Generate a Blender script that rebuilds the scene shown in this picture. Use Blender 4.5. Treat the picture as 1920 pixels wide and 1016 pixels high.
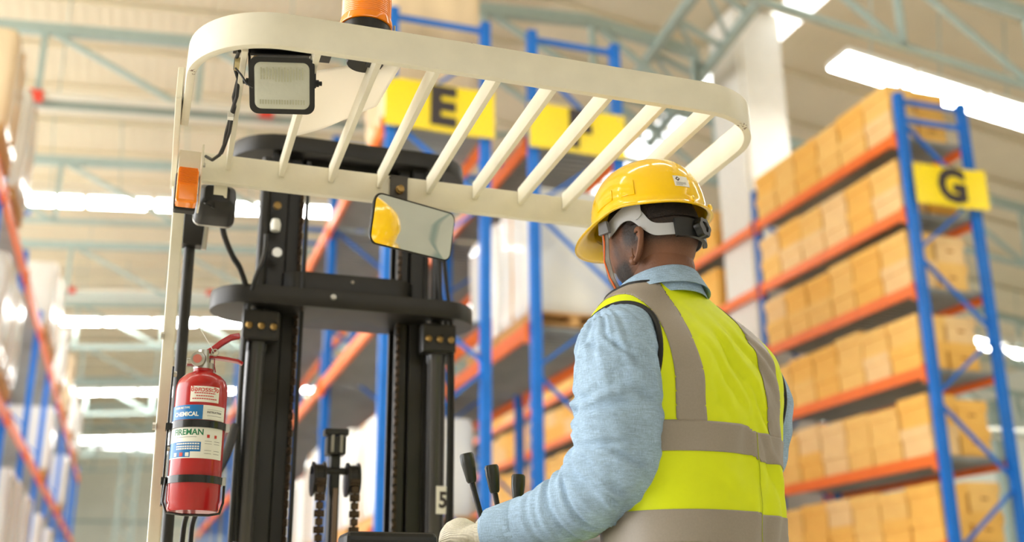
import bpy, bmesh, math, random
from mathutils import Vector, Matrix, noise
random.seed(7)
for _o in list(bpy.data.objects):
    bpy.data.objects.remove(_o, do_unlink=True)
sc = bpy.context.scene
COL = sc.collection
H = 1.2                      # height of the lens above the floor; the z values below are measured from the lens

# ------------------------------------------------------------------ camera
YAW, PITCH, ROLL = math.radians(18.998), math.radians(17.977), math.radians(-0.513)
FWD = Vector((math.sin(YAW)*math.cos(PITCH), math.cos(YAW)*math.cos(PITCH), math.sin(PITCH)))
_r = Vector((math.cos(YAW), -math.sin(YAW), 0)); _u = _r.cross(FWD)
RGT = math.cos(ROLL)*_r + math.sin(ROLL)*_u
UPV = -math.sin(ROLL)*_r + math.cos(ROLL)*_u
cam_d = bpy.data.cameras.new('camera')
cam = bpy.data.objects.new('camera', cam_d); COL.objects.link(cam)
M = Matrix((RGT, UPV, -FWD)).transposed().to_4x4(); M.translation = (0, 0, H)
cam.matrix_world = M
cam_d.sensor_width = 36.0; cam_d.lens = 36.0*2058.18/1920
cam_d.clip_start = .05; cam_d.clip_end = 300
cam_d.dof.use_dof = True; cam_d.dof.focus_distance = 2.12; cam_d.dof.aperture_fstop = 2.1
sc.camera = cam

# ------------------------------------------------------------------ world and exposure
w = bpy.data.worlds.new('world'); sc.world = w; w.use_nodes = True
bg = w.node_tree.nodes['Background']
bg.inputs[0].default_value = (1.0, 0.995, 0.985, 1); bg.inputs[1].default_value = 4.7
sc.view_settings.view_transform = 'Standard'; sc.view_settings.look = 'None'
sc.view_settings.gamma = 1.0; sc.view_settings.use_curve_mapping = False
sc.view_settings.exposure = 0.5
sc.cycles.max_bounces = 6; sc.cycles.diffuse_bounces = 4; sc.cycles.glossy_bounces = 3
sc.cycles.transmission_bounces = 6; sc.cycles.caustics_reflective = False; sc.cycles.caustics_refractive = False
sc.cycles.use_denoising = True; sc.cycles.use_adaptive_sampling = True; sc.cycles.adaptive_threshold = .03

def lamp_area(name, loc, sx, sy, power, rot=(0, 0, 0), col=(1, .97, .9)):
    d = bpy.data.lights.new(name, 'AREA'); d.shape = 'RECTANGLE'; d.size = sx; d.size_y = sy
    d.energy = power; d.color = col
    o = bpy.data.objects.new(name, d); COL.objects.link(o); o.location = loc; o.rotation_euler = rot
    return o
RIDGE_X, RIDGE_Z = 6.0, 8.42
def rail_z(X):               # the fluorescent rows follow the roof pitch
    return RIDGE_Z - .072*(RIDGE_X-X) if X < RIDGE_X else RIDGE_Z - .132*(X-RIDGE_X)
LIGHT_ROWS = [12.2, 21.35, 30.5, 40.2, 50.5]      # rows of fixtures in view; those overhead and behind follow here
for Y in (3.05,):
    for X0, X1 in ((-12, RIDGE_X), (RIDGE_X, 24)):
        xm = (X0+X1)/2; s = (rail_z(X1)-rail_z(X0))/(X1-X0)
        lamp_area('row_light', (xm, Y, H+rail_z(xm)-.12), X1-X0, .4, 250, rot=(0, -math.atan(s), 0))

# ------------------------------------------------------------------ materials
def srgb(r, g, b):
    f = lambda c: (c/255/12.92) if c/255 <= .04045 else ((c/255+.055)/1.055)**2.4
    return (f(r), f(g), f(b), 1)
MATS = {}
def mat(name, col, rough=.5, metal=0, var=0.0, scale=8, bump=0, bscale=60, spec=.5, coat=0, trans=0, emis=None, estr=0, sheen=0, alpha=1, stretch=None, ior=1.45):
    if name in MATS: return MATS[name]
    m = bpy.data.materials.new(name); m.use_nodes = True
    nt = m.node_tree; b = nt.nodes['Principled BSDF']
    b.inputs['Base Color'].default_value = col; b.inputs['Roughness'].default_value = rough
    b.inputs['Metallic'].default_value = metal; b.inputs['Specular IOR Level'].default_value = spec
    b.inputs['Coat Weight'].default_value = coat; b.inputs['Transmission Weight'].default_value = trans
    b.inputs['Sheen Weight'].default_value = sheen; b.inputs['Alpha'].default_value = alpha; b.inputs['IOR'].default_value = ior
    if emis: b.inputs['Emission Color'].default_value = emis; b.inputs['Emission Strength'].default_value = estr
    tc = nt.nodes.new('ShaderNodeTexCoord'); src = tc.outputs['Object']
    if stretch:
        mp = nt.nodes.new('ShaderNodeMapping'); mp.inputs['Scale'].default_value = stretch
        nt.links.new(src, mp.inputs[0]); src = mp.outputs[0]
    if var:
        n = nt.nodes.new('ShaderNodeTexNoise'); n.inputs['Scale'].default_value = scale; n.inputs['Detail'].default_value = 6
        nt.links.new(src, n.inputs['Vector'])
        r = nt.nodes.new('ShaderNodeValToRGB'); r.color_ramp.elements[0].position = .3; r.color_ramp.elements[1].position = .7
        lo = tuple(c*(1-var) for c in col[:3])+(1,); hi = tuple(min(1, c*(1+var)) for c in col[:3])+(1,)
        r.color_ramp.elements[0].color = lo; r.color_ramp.elements[1].color = hi
        nt.links.new(n.outputs['Fac'], r.inputs['Fac']); nt.links.new(r.outputs['Color'], b.inputs['Base Color'])
    if bump:
        n2 = nt.nodes.new('ShaderNodeTexNoise'); n2.inputs['Scale'].default_value = bscale; n2.inputs['Detail'].default_value = 3
        nt.links.new(src, n2.inputs['Vector'])
        bp = nt.nodes.new('ShaderNodeBump'); bp.inputs['Strength'].default_value = bump; bp.inputs['Distance'].default_value = .01
        nt.links.new(n2.outputs['Fac'], bp.inputs['Height']); nt.links.new(bp.outputs['Normal'], b.inputs['Normal'])
    MATS[name] = m; return m
def wave_bump(m, scale, axis='X', strength=.4, dist=.02, coords='Object'):
    nt = m.node_tree; b = nt.nodes['Principled BSDF']
    tc = nt.nodes.new('ShaderNodeTexCoord'); wv = nt.nodes.new('ShaderNodeTexWave'); wv.bands_direction = axis
    wv.inputs['Scale'].default_value = scale
    bp = nt.nodes.new('ShaderNodeBump'); bp.inputs['Strength'].default_value = strength; bp.inputs['Distance'].default_value = dist
    nt.links.new(tc.outputs[coords], wv.inputs['Vector']); nt.links.new(wv.outputs['Fac'], bp.inputs['Height'])
    nt.links.new(bp.outputs['Normal'], b.inputs['Normal'])

cream = mat('cream_paint', srgb(226, 221, 202), .38, var=.05, scale=14, bump=.04, bscale=90)
worn = mat('cream_paint_worn', srgb(226, 221, 202), .38, var=.05, scale=14)
def chips(m, zlo, zhi):                      # chipped paint along the two edges of the guard band
    nt = m.node_tree; b = nt.nodes['Principled BSDF']; src = b.inputs['Base Color'].links[0].from_socket
    tc = nt.nodes.new('ShaderNodeTexCoord'); sp = nt.nodes.new('ShaderNodeSeparateXYZ'); nt.links.new(tc.outputs['Object'], sp.inputs[0])
    def math_(op, a, b_):
        n = nt.nodes.new('ShaderNodeMath'); n.operation = op
        for i, v in enumerate((a, b_)):
            if isinstance(v, (int, float)): n.inputs[i].default_value = v
            else: nt.links.new(v, n.inputs[i])
        return n.outputs[0]
    e1 = math_('ABSOLUTE', math_('SUBTRACT', sp.outputs['Z'], zlo), 0); e2 = math_('ABSOLUTE', math_('SUBTRACT', sp.outputs['Z'], zhi), 0)
    edge = math_('LESS_THAN', math_('MINIMUM', e1, e2), .0035)
    n1 = nt.nodes.new('ShaderNodeTexNoise'); n1.inputs['Scale'].default_value = 9; n2 = nt.nodes.new('ShaderNodeTexNoise'); n2.inputs['Scale'].default_value = 160
    for n in (n1, n2): nt.links.new(tc.outputs['Object'], n.inputs['Vector'])
    fac = math_('MULTIPLY', edge, math_('MULTIPLY', math_('GREATER_THAN', n1.outputs['Fac'], .66), math_('GREATER_THAN', n2.outputs['Fac'], .57)))
    mx = nt.nodes.new('ShaderNodeMix'); mx.data_type = 'RGBA'; mx.inputs['B'].default_value = srgb(120, 96, 76)
    nt.links.new(fac, mx.inputs['Factor']); nt.links.new(src, mx.inputs['A']); nt.links.new(mx.outputs['Result'], b.inputs['Base Color'])
chips(worn, H+1.0, H+1.067)
mast_black = mat('mast_black_paint', srgb(31, 29, 26), .42, var=.25, scale=10)
black_rubber = mat('black_plastic', srgb(22, 22, 21), .38, var=.1)
hose_mat = mat('hose_rubber', srgb(26, 26, 25), .5)
steel = mat('steel', srgb(180, 178, 170), .3, metal=1)
bolt_mat = mat('zinc_yellow_bolt', srgb(150, 122, 74), .35, metal=1)
chain_mat = mat('oiled_chain', srgb(70, 56, 44), .35, metal=.7, var=.3, scale=60)
rack_blue = mat('rack_blue_paint', srgb(10, 112, 208), .4, var=.08, scale=5)
rack_orange = mat('rack_orange_paint', srgb(255, 122, 44), .4, var=.07, scale=5)
deck_grey = mat('deck_galvanised', srgb(162, 165, 162), .5, metal=.0, var=.12, scale=3)
sign_yellow = mat('sign_yellow', srgb(255, 226, 28), .25)
sign_ink = mat('sign_ink', srgb(58, 50, 52), .4)
roof_beige = mat('roof_sheet', srgb(220, 208, 180), .6, var=.05, scale=.6)
wave_bump(roof_beige, 1.6, 'X', .12, .04)
truss_green = mat('truss_paint', srgb(165, 183, 177), .5, var=.05)
wall_white = mat('wall_panel', srgb(222, 224, 212), .7, var=.04, scale=.5)
wave_bump(wall_white, 1.0, 'X', .3, .04)
column_white = mat('column_paint', srgb(238, 236, 228), .6, var=.03)
floor_mat = mat('concrete_floor', srgb(226, 222, 212), .45, var=.05, scale=.8, bump=.05)
tube_mat = mat('light_tube', (1, 1, 1, 1), .5, emis=(1, .99, .96, 1), estr=20)
sky_pane = mat('skylight_pane', (1, 1, 1, 1), .5, emis=(.95, .98, 1, 1), estr=2.2)
fixture_white = mat('fixture_white', srgb(235, 235, 228), .4)
pipe_white = mat('pipe_white', srgb(236, 234, 220), .45)
pipe_red = mat('pipe_red', srgb(235, 80, 60), .45)
wood = mat('pallet_wood', srgb(206, 160, 100), .8, var=.2, scale=6, stretch=(1, 6, 6))
red_paint = mat('extinguisher_red', srgb(168, 12, 14), .28, var=.05, coat=.4)
paper_mat = mat('paper', srgb(250, 246, 238), .6, trans=0)
white_plastic = mat('white_sticker', srgb(240, 238, 230), .4)
label_white = mat('label_white', srgb(232, 232, 222), .35)
label_blue = mat('label_blue', srgb(24, 112, 178), .35)
label_red = mat('label_red_ink', srgb(200, 60, 50), .4)
label_green = mat('label_green_ink', srgb(40, 120, 80), .4)
label_ink = mat('label_dark_ink', srgb(90, 90, 88), .4)
amber = mat('amber_lens', srgb(255, 140, 14), .12, coat=.6, spec=.6)
glass = mat('clear_lens', srgb(232, 234, 216), .1, trans=.35, bump=.15, bscale=40)
mirror_m = mat('mirror_silver', srgb(238, 238, 232), .015, metal=1)

# ------------------------------------------------------------------ mesh helpers
class MB:
    def __init__(s): s.v = []; s.f = []
    def add(s, vs, fs):
        n = len(s.v); s.v += [tuple(v) for v in vs]; s.f += [tuple(i+n for i in f) for f in fs]; return s
    def box(s, c, d):
        x, y, z = c; a, b, e = d[0]/2, d[1]/2, d[2]/2
        vs = [(x+i*a, y+j*b, z+k*e) for k in (-1, 1) for j in (-1, 1) for i in (-1, 1)]
        return s.add(vs, [(0, 2, 3, 1), (4, 5, 7, 6), (0, 1, 5, 4), (2, 6, 7, 3), (0, 4, 6, 2), (1, 3, 7, 5)])
    def bar(s, p, q, wd, ht, up=(0, 0, 1)):
        p, q, up = Vector(p), Vector(q), Vector(up); d = (q-p).normalized()
        sx = d.cross(up)
        if sx.length < 1e-5: sx = d.cross(Vector((1, 0, 0)))
        sx.normalize(); uy = sx.cross(d)
        vs = [b+sx*i*wd/2+uy*j*ht/2 for b in (p, q) for j in (-1, 1) for i in (-1, 1)]
        return s.add(vs, [(0, 2, 3, 1), (4, 5, 7, 6), (0, 1, 5, 4), (2, 6, 7, 3), (0, 4, 6, 2), (1, 3, 7, 5)])
    def loft(s, rings, cap=True, close=True):
        n = len(rings[0]); vs = [p for r in rings for p in r]; fs = []
        for i in range(len(rings)-1):
            for j in range(n if close else n-1):
                k = (j+1) % n
                fs.append((i*n+j, i*n+k, (i+1)*n+k, (i+1)*n+j))
        if cap: fs.append(tuple(range(n-1, -1, -1))); fs.append(tuple((len(rings)-1)*n+j for j in range(n)))
        return s.add(vs, fs)
    def cyl(s, p, q, r, r2=None, n=16):
        return s.tube([p, q], [r, r if r2 is None else r2], n)
    def tube(s, pts, r, n=10, up=None, flat=1.0):
        pts = [Vector(p) for p in pts]; R = r if isinstance(r, (list, tuple)) else [r]*len(pts)
        rings = []; prev = None
        for i, p in enumerate(pts):
            d = (pts[min(i+1, len(pts)-1)]-pts[max(i-1, 0)]).normalized()
            if prev is None:
                a = Vector(up) if up else (Vector((0, 0, 1)) if abs(d.z) < .9 else Vector((1, 0, 0)))
            else: a = prev
            sx = d.cross(a)
            if sx.length < 1e-6: sx = d.orthogonal()
            sx.normalize(); uy = sx.cross(d).normalized(); prev = uy
            rings.append([p+sx*R[i]*math.cos(t)+uy*R[i]*flat*math.sin(t) for t in [2*math.pi*k/n for k in range(n)]])
        return s.loft(rings)
    def lathe(s, prof, n=24, o=(0, 0, 0), ax=(0, 0, 1)):
        ax = Vector(ax).normalized(); a = ax.orthogonal().normalized(); b = ax.cross(a); o = Vector(o)
        rings = [[o+ax*z+(a*math.cos(t)+b*math.sin(t))*max(r, 1e-5) for t in [2*math.pi*k/n for k in range(n)]] for r, z in prof]
        return s.loft(rings)
    def prism(s, poly, z0, z1):
        n = len(poly); vs = [(x, y, z0) for x, y in poly]+[(x, y, z1) for x, y in poly]
        fs = [tuple(range(n-1, -1, -1)), tuple(range(n, 2*n))]+[(i, (i+1) % n, n+(i+1) % n, n+i) for i in range(n)]
        return s.add(vs, fs)
    def flatbar(s, path, th, z0, z1):      # a strip of steel standing on edge along a path seen from above; th to the left of travel
        L = []; n = len(path); P = [Vector((p[0], p[1])) for p in path]
        for i in range(n):
            d = (P[min(i+1, n-1)]-P[max(i-1, 0)]).normalized(); L.append(Vector((-d.y, d.x)))
        rings = []
        for p, nn in zip(P, L):
            q = p+nn*th; rings.append([(p.x, p.y, z0), (q.x, q.y, z0), (q.x, q.y, z1), (p.x, p.y, z1)])
        return s.loft(rings)
    def mesh(s, name, smooth=None, bevel=0, seg=2):
        me = bpy.data.meshes.new(name); me.from_pydata(s.v, [], s.f)
        bm = bmesh.new(); bm.from_mesh(me); bmesh.ops.recalc_face_normals(bm, faces=bm.faces)
        if bevel:
            es = [e for e in bm.edges if len(e.link_faces) == 2 and e.calc_face_angle(0) > .5]
            bmesh.ops.bevel(bm, geom=es, offset=bevel, segments=seg, affect='EDGES', profile=.6)
        if smooth is not None:
            for f in bm.faces: f.smooth = True
            for e in bm.edges: e.smooth = not (len(e.link_faces) == 2 and e.calc_face_angle(0) > math.radians(smooth))
        bm.to_mesh(me); bm.free(); return me
    def build(s, name, m, parent=None, smooth=None, bevel=0, seg=2, off=None):
        return link(name, s.mesh(name, smooth, bevel, seg), m, parent, off)
def link(name, me, m, parent=None, off=None):
    o = bpy.data.objects.new(name, me)
    if m is not None and len(me.materials) == 0: me.materials.append(m)
    COL.objects.link(o)
    if parent is not None:
        o.parent = parent
        if off is None:                       # the mesh is written in place: undo the parent's own position
            p = parent; t = Vector((0, 0, 0))
            while p is not None: t += p.location; p = p.parent
            o.location = -t
        else: o.location = off
    elif off is not None: o.location = off
    return o
def tag(o, label, cat=None, group=None, kind=None):
    if label: o['label'] = label
    if cat: o['category'] = cat
    if group: o['group'] = group
    if kind: o['kind'] = kind
    return o
def empty(name, loc, label=None, cat=None, group=None, kind=None):
    o = bpy.data.objects.new(name, None); COL.objects.link(o); o.location = loc; o.empty_display_size = .1
    return tag(o, label, cat, group, kind)
def evaluated(o):                            # mesh of an object with its modifiers, worked out in a scratch scene
    tmp = bpy.data.scenes.new('scratch'); tmp.collection.objects.link(o)
    tmp.view_layers[0].update(); dg = tmp.view_layers[0].depsgraph
    me = bpy.data.meshes.new_from_object(o.evaluated_get(dg))
    bpy.data.objects.remove(o, do_unlink=True); bpy.data.scenes.remove(tmp); return me
def text_mesh(txt, size, ext=.0, bold=0.0, res=3, align='CENTER'):
    c = bpy.data.curves.new('lettering', 'FONT'); c.body = txt; c.size = size; c.extrude = ext; c.offset = bold
    c.align_x = align; c.align_y = 'CENTER'; c.resolution_u = res
    return evaluated(bpy.data.objects.new('lettering', c))
def V(x, y, z): return (x, y, H+z)
def lerp(a, b, t): return a+(b-a)*t
def interp(tab, z):                          # smooth interpolation through a table of rows (z, ...)
    if z <= tab[0][0]: return list(tab[0][1:])
    if z >= tab[-1][0]: return list(tab[-1][1:])
    for i in range(len(tab)-1):
        if tab[i][0] <= z <= tab[i+1][0]:
            p0, p1, p2, p3 = tab[max(i-1, 0)], tab[i], tab[i+1], tab[min(i+2, len(tab)-1)]
            t = (z-p1[0])/(p2[0]-p1[0]); out = []
            for k in range(1, len(p1)):
                m1 = (p2[k]-p0[k])/(p2[0]-p0[0])*(p2[0]-p1[0]); m2 = (p3[k]-p1[k])/(p3[0]-p1[0])*(p2[0]-p1[0])
                out.append((2*t**3-3*t**2+1)*p1[k]+(t**3-2*t**2+t)*m1+(-2*t**3+3*t**2)*p2[k]+(t**3-t**2)*m2)
            return out
def cut(vs, fs, g):
    """keep the side of a surface where g >= 0, with the edge moved onto g = 0"""
    vs = [Vector(v) for v in vs]; G = [g(v) for v in vs]
    move = {}
    for f in fs:
        for i in range(len(f)):
            a, b = f[i], f[(i+1) % len(f)]
            if (G[a] < 0) != (G[b] < 0):
                t = G[a]/(G[a]-G[b]); k = a if t < .5 else b
                p = vs[a].lerp(vs[b], t); dd = t if t < .5 else 1-t
                if k not in move or move[k][1] > dd: move[k] = (p, dd)
    for k, (p, _) in move.items(): vs[k] = p; G[k] = 0
    fs = [f for f in fs if all(G[i] >= -1e-4 for i in f)]
    used = sorted({i for f in fs for i in f}); ix = {k: n for n, k in enumerate(used)}
    return [vs[i] for i in used], [tuple(ix[i] for i in f) for f in fs]
ORD = ['nearest', 'second', 'third', 'fourth', 'fifth', 'sixth', 'seventh', 'eighth', 'ninth', 'tenth', 'eleventh', 'twelfth', 'thirteenth', 'fourteenth', 'fifteenth', 'sixteenth', 'seventeenth', 'eighteenth']
# ------------------------------------------------------------------ the building
X_L, X_R, Y_B, Y_F = -14.0, 26.0, -22.0, 62.0
MB().box((6, 20, -.05), (X_R-X_L, Y_F-Y_B, .1)).build('floor', floor_mat)['kind'] = 'structure'
def roof_z(X): return rail_z(X)+1.75
SKY = (9.4, 9.95)                                   # long roof light strip
ceiling = empty('ceiling', (0, 0, 0), kind='structure')
def roof_panel(x0, x1, y0=Y_B, y1=Y_F):
    z0, z1 = H+roof_z(x0), H+roof_z(x1)
    vs = [(x0, y0, z0), (x1, y0, z1), (x1, y1, z1), (x0, y1, z0)]
    vs += [(a, b, c+.08) for a, b, c in vs]
    return MB().add(vs, [(0, 3, 2, 1), (4, 5, 6, 7), (0, 1, 5, 4), (1, 2, 6, 5), (2, 3, 7, 6), (3, 0, 4, 7)]).build('roof_sheet', roof_beige, ceiling)
roof_panel(X_L, RIDGE_X); roof_panel(RIDGE_X, SKY[0]); roof_panel(SKY[1], X_R)
k = 0
for y0 in [Y_B+2.4*i for i in range(35)]:
    z0, z1 = H+roof_z(SKY[0]), H+roof_z(SKY[1])
    p = MB().add([(SKY[0], y0+.03, z0), (SKY[1], y0+.03, z1), (SKY[1], y0+2.37, z1), (SKY[0], y0+2.37, z0)], [(0, 3, 2, 1)]).build('skylight_pane', sky_pane, ceiling)
for yy in [9+1.55*i for i in range(34)]:              # purlins under the sheet
    for x0, x1 in ((X_L, RIDGE_X), (RIDGE_X, X_R)):
        MB().bar((x0, yy, H+roof_z(x0)-.05), (x1, yy, H+roof_z(x1)-.05), .05, .09).build('purlin', roof_beige, ceiling)
wf = empty('wall_far', (6, Y_F, 0), kind='structure')
MB().box((6, Y_F+.1, 5.2), (X_R-X_L, .2, 10.4)).build('wall_panel', wall_white, wf)
for zz in (2.2, 4.4, 6.6):
    MB().box((6, Y_F-.06, zz), (X_R-X_L, .1, .12)).build('wall_rail', truss_green, wf)
wr = empty('wall_right', (X_R, 20, 0), kind='structure')
MB().box((X_R+.1, 20, 5), (.2, Y_F-Y_B, 10)).build('wall_panel', wall_white, wr)
for yy in range(-20, 62, 6):
    MB().box((X_R-.1, yy, 4), (.2, .3, 8)).build('wall_post', truss_green, wr)
wb = empty('wall_back', (6, Y_B, 0), kind='structure')
MB().box((6, Y_B-.1, 4.8), (X_R-X_L, .2, 9.6)).build('wall_panel', wall_white, wb)

wl_ = empty('wall_left_light_block', (X_L, -11, 0), kind='structure')  # unseen side wall, added to block daylight; the gap between its panels admits some
MB().box((X_L-.1, -12, 5), (.2, 20, 10)).build('wall_panel', wall_white, wl_)
MB().box((X_L-.1, 47, 5), (.2, 30, 10)).build('wall_panel', wall_white, wl_)  # second blocking panel, added to dim the far left

def truss(name, Y, X0, X1, zt, zb, step, wd=.12, phase=0):
    e = empty(name, (X0, Y, H+zb(X0)), kind='structure')
    xs = [X0]; x = X0+phase
    while x < X1:
        if x > X0: xs.append(x)
        x += step
    xs.append(X1)
    knots = sorted(set([X0, X1]+([RIDGE_X] if X0 < RIDGE_X < X1 else [])))
    for a, b in zip(knots, knots[1:]):
        MB().bar(V(a, Y, zt(a)), V(b, Y, zt(b)), wd, wd*1.4).build('top_chord', truss_green, e)
        MB().bar(V(a, Y, zb(a)), V(b, Y, zb(b)), wd*.7, wd*.7).build('bottom_chord', truss_green, e)
    for i, x in enumerate(xs):
        MB().bar(V(x, Y, zb(x)), V(x, Y, zt(x)), wd*.7, wd*.7, (0, 1, 0)).build('web_post', truss_green, e)
        if i+1 < len(xs):
            x2 = xs[i+1]
            MB().bar(V(x, Y, zt(x)), V(x2, Y, zb(x2)), wd*.6, wd*.6, (0, 1, 0)).build('web_diagonal', truss_green, e)
    return e
ztop = lambda X: rail_z(X)+.52+.0*(X)
zbot = lambda X: rail_z(X)-.68
n_t = 0
for Y in (10.6, 15.6, 20.6, 25.6, 30.6, 35.6, 40.6, 45.6, 50.6, 55.6):
    tag(truss('roof_truss', Y, -12, 25, ztop, zbot, 2.2, phase=1.4), f'pale green steel roof truss, the {ORD[n_t]} one from the camera')
    n_t += 1
tag(truss('ridge_truss', 13.8, 2.6, 7.9, lambda X: rail_z(X)+.52, lambda X: rail_z(X)-.5, 1.75, wd=.13), 'short pale green truss under the ridge above the far racks')
# sloping lattice brace between two trusses
e = empty('lattice_brace', V(6, 14, 7), kind='structure')
tag(e, 'sloping pale green lattice brace beside the white column')
P1, P2, Q1, Q2 = Vector((6.95, 10.7, H+8.75)), Vector((7.4, 16.6, H+8.6)), Vector((7.6, 10.7, H+8.35)), Vector((8.6, 17.0, H+8.6))
MB().bar(P1, P2, .12, .14).build('chord', truss_green, e); MB().bar(Q1, Q2, .12, .14).build('chord', truss_green, e)
for i in range(6):
    a, b = P1.lerp(P2, i/6+.05), Q1.lerp(Q2, i/6+.05); b2 = Q1.lerp(Q2, min(1, i/6+.18))
    MB().bar(a, b, .07, .07).build('brace_web', truss_green, e); MB().bar(a, b2, .06, .06).build('brace_web', truss_green, e)

# columns
def column(name, label, x, y, sx, sy, top, m):
    e = empty(name, (x, y, 0), label, None, None, 'structure')
    MB().box((x, y, top/2), (sx, sy, top)).build('shaft', m, e, bevel=.015)
    MB().box((x-sx/2+.12, y-sy/2-.03, top/2), (.1, .06, top)).build('corner_strip', m, e, bevel=.01)
    MB().box((x, y, .15), (sx+.16, sy+.16, .3)).build('plinth', m, e, bevel=.02)
column('column', 'broad white column standing in the second bay of rack G', 9.061, 14.225, .85, .85, H+roof_z(10.3)+.1, column_white)
def lattice_column(x, y, top, label):
    e = empty('lattice_column', (x, y, 0), label, None, None, 'structure')
    for dx in (-.3, .3): MB().box((x+dx, y, top/2), (.1, .18, top)).build('leg', truss_green, e)
    z = .3; s = 1
    while z < top-.7:
        MB().bar((x-.3*s, y, z), (x+.3*s, y, z+.6), .06, .06, (0, 1, 0)).build('lacing', truss_green, e); z += .6; s = -s
lattice_column(-.15, 45.6, H+zbot(0), 'pale lattice steel column far down the left aisle')
lattice_column(18.3, 40.6, H+zbot(18), 'pale lattice steel column far behind the letter G rack')
lattice_column(-3.4, 20.6, H+zbot(-3.4), 'pale lattice steel column beyond the wrapped loads on the left')

# fluorescent fixtures
fx_body = MB().box((0, 0, .05), (1.16, .54, .09)).box((0, 0, .12), (.2, .08, .06)).mesh('fixture_body')
fx_lens = MB().prism([(-.565, -.25), (.565, -.25), (.565, .25), (-.565, .25)], -.03, .004).mesh('diffuser', bevel=.012)
fx_body.materials.append(fixture_white); fx_lens.materials.append(tube_mat)
def fixture(X, Y, label, group):
    s = -.132 if X > RIDGE_X else .072
    e = empty('light_fixture', V(X, Y, rail_z(X)), label, 'light', group); e.rotation_euler = (0, -math.atan(s), 0)
    for nm, me in (('housing', fx_body), ('diffuser', fx_lens)):
        link(nm, me, None, e, off=(0, 0, 0))
    h = H+roof_z(X)-(H+rail_z(X))
    o = MB().cyl((0, 0, .1), (0, 0, h+.02), .012, n=6).build('hanger', truss_green, e, off=(0, 0, 0))
ROWN = {12.2: 'in the bright row above rack G', 21.35: 'in the second row of tubes', 30.5: 'in the third row of tubes', 40.2: 'in the fourth row of tubes', 50.5: 'in the farthest row of tubes'}
for Y in LIGHT_ROWS:
    spans = [(9.3, 14.6)] if Y == 12.2 else [(-2.6, 4.6), (15.2, 24.0)] if Y == 21.35 else [(-2.4, 6.4), (19, 24)] if Y == 30.5 else [(-2.6, 9), (20, 24)]
    n = 0
    for a, b in spans:
        x = a+.62
        while x < b:
            if n >= 0: side_n = ORD[n]
            side = 'left of the ridge' if x < RIDGE_X else 'right of the ridge'
            fixture(x, Y, f'white fluorescent tube fixture {ROWN[Y]}, {side_n} from its left end', 'fluorescent fixtures ' + ROWN[Y].replace('in the ', 'of the ')+' '+side)
            x += 1.25; n += 1
# sprinkler pipes
def pipe(label, Y, z, x0, x1):
    e = empty('sprinkler_pipe', V(x0, Y, z), label, 'pipe')
    MB().cyl(V(x0, Y, z), V(x1, Y, z+.07*(min(x1, RIDGE_X)-x0) if x1 < 8 else z), .055, n=12).build('pipe_run', pipe_white, e, smooth=40)
    MB().cyl(V(x0, Y+.1, z-.17), V(x1, Y+.1, z-.17+(.07*(min(x1, RIDGE_X)-x0) if x1 < 8 else 0)), .035, n=10).build('pipe_run', pipe_white, e, smooth=40)
    for i, x in enumerate([x0+1.1+3.2*j for j in range(int((x1-x0)/3.2))]):
        dz = .07*(x-x0) if x1 < 8 else 0
        MB().cyl(V(x-.1, Y, z+dz), V(x+.1, Y, z+dz), .09, n=12).build('red_coupling', pipe_red, e, smooth=40)
        MB().cyl(V(x+.3, Y, z+dz), V(x+.3, Y, roof_z(x+.3)), .01, n=6).build('hanger', truss_green, e)
pipe('white sprinkler pipe with red couplings across the upper left', 15.42, 7.14, -2.9, 5)
pipe('white sprinkler pipe with red couplings lower on the left', 27.0, 7.62, -2.9, 6)
pipe('white sprinkler pipe seen through the end frame of rack G', 18.0, 5.75, 14.0, 25)
pipe('lower white sprinkler pipe behind rack G boxes', 22.0, 4.6, 15.0, 25)

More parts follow.
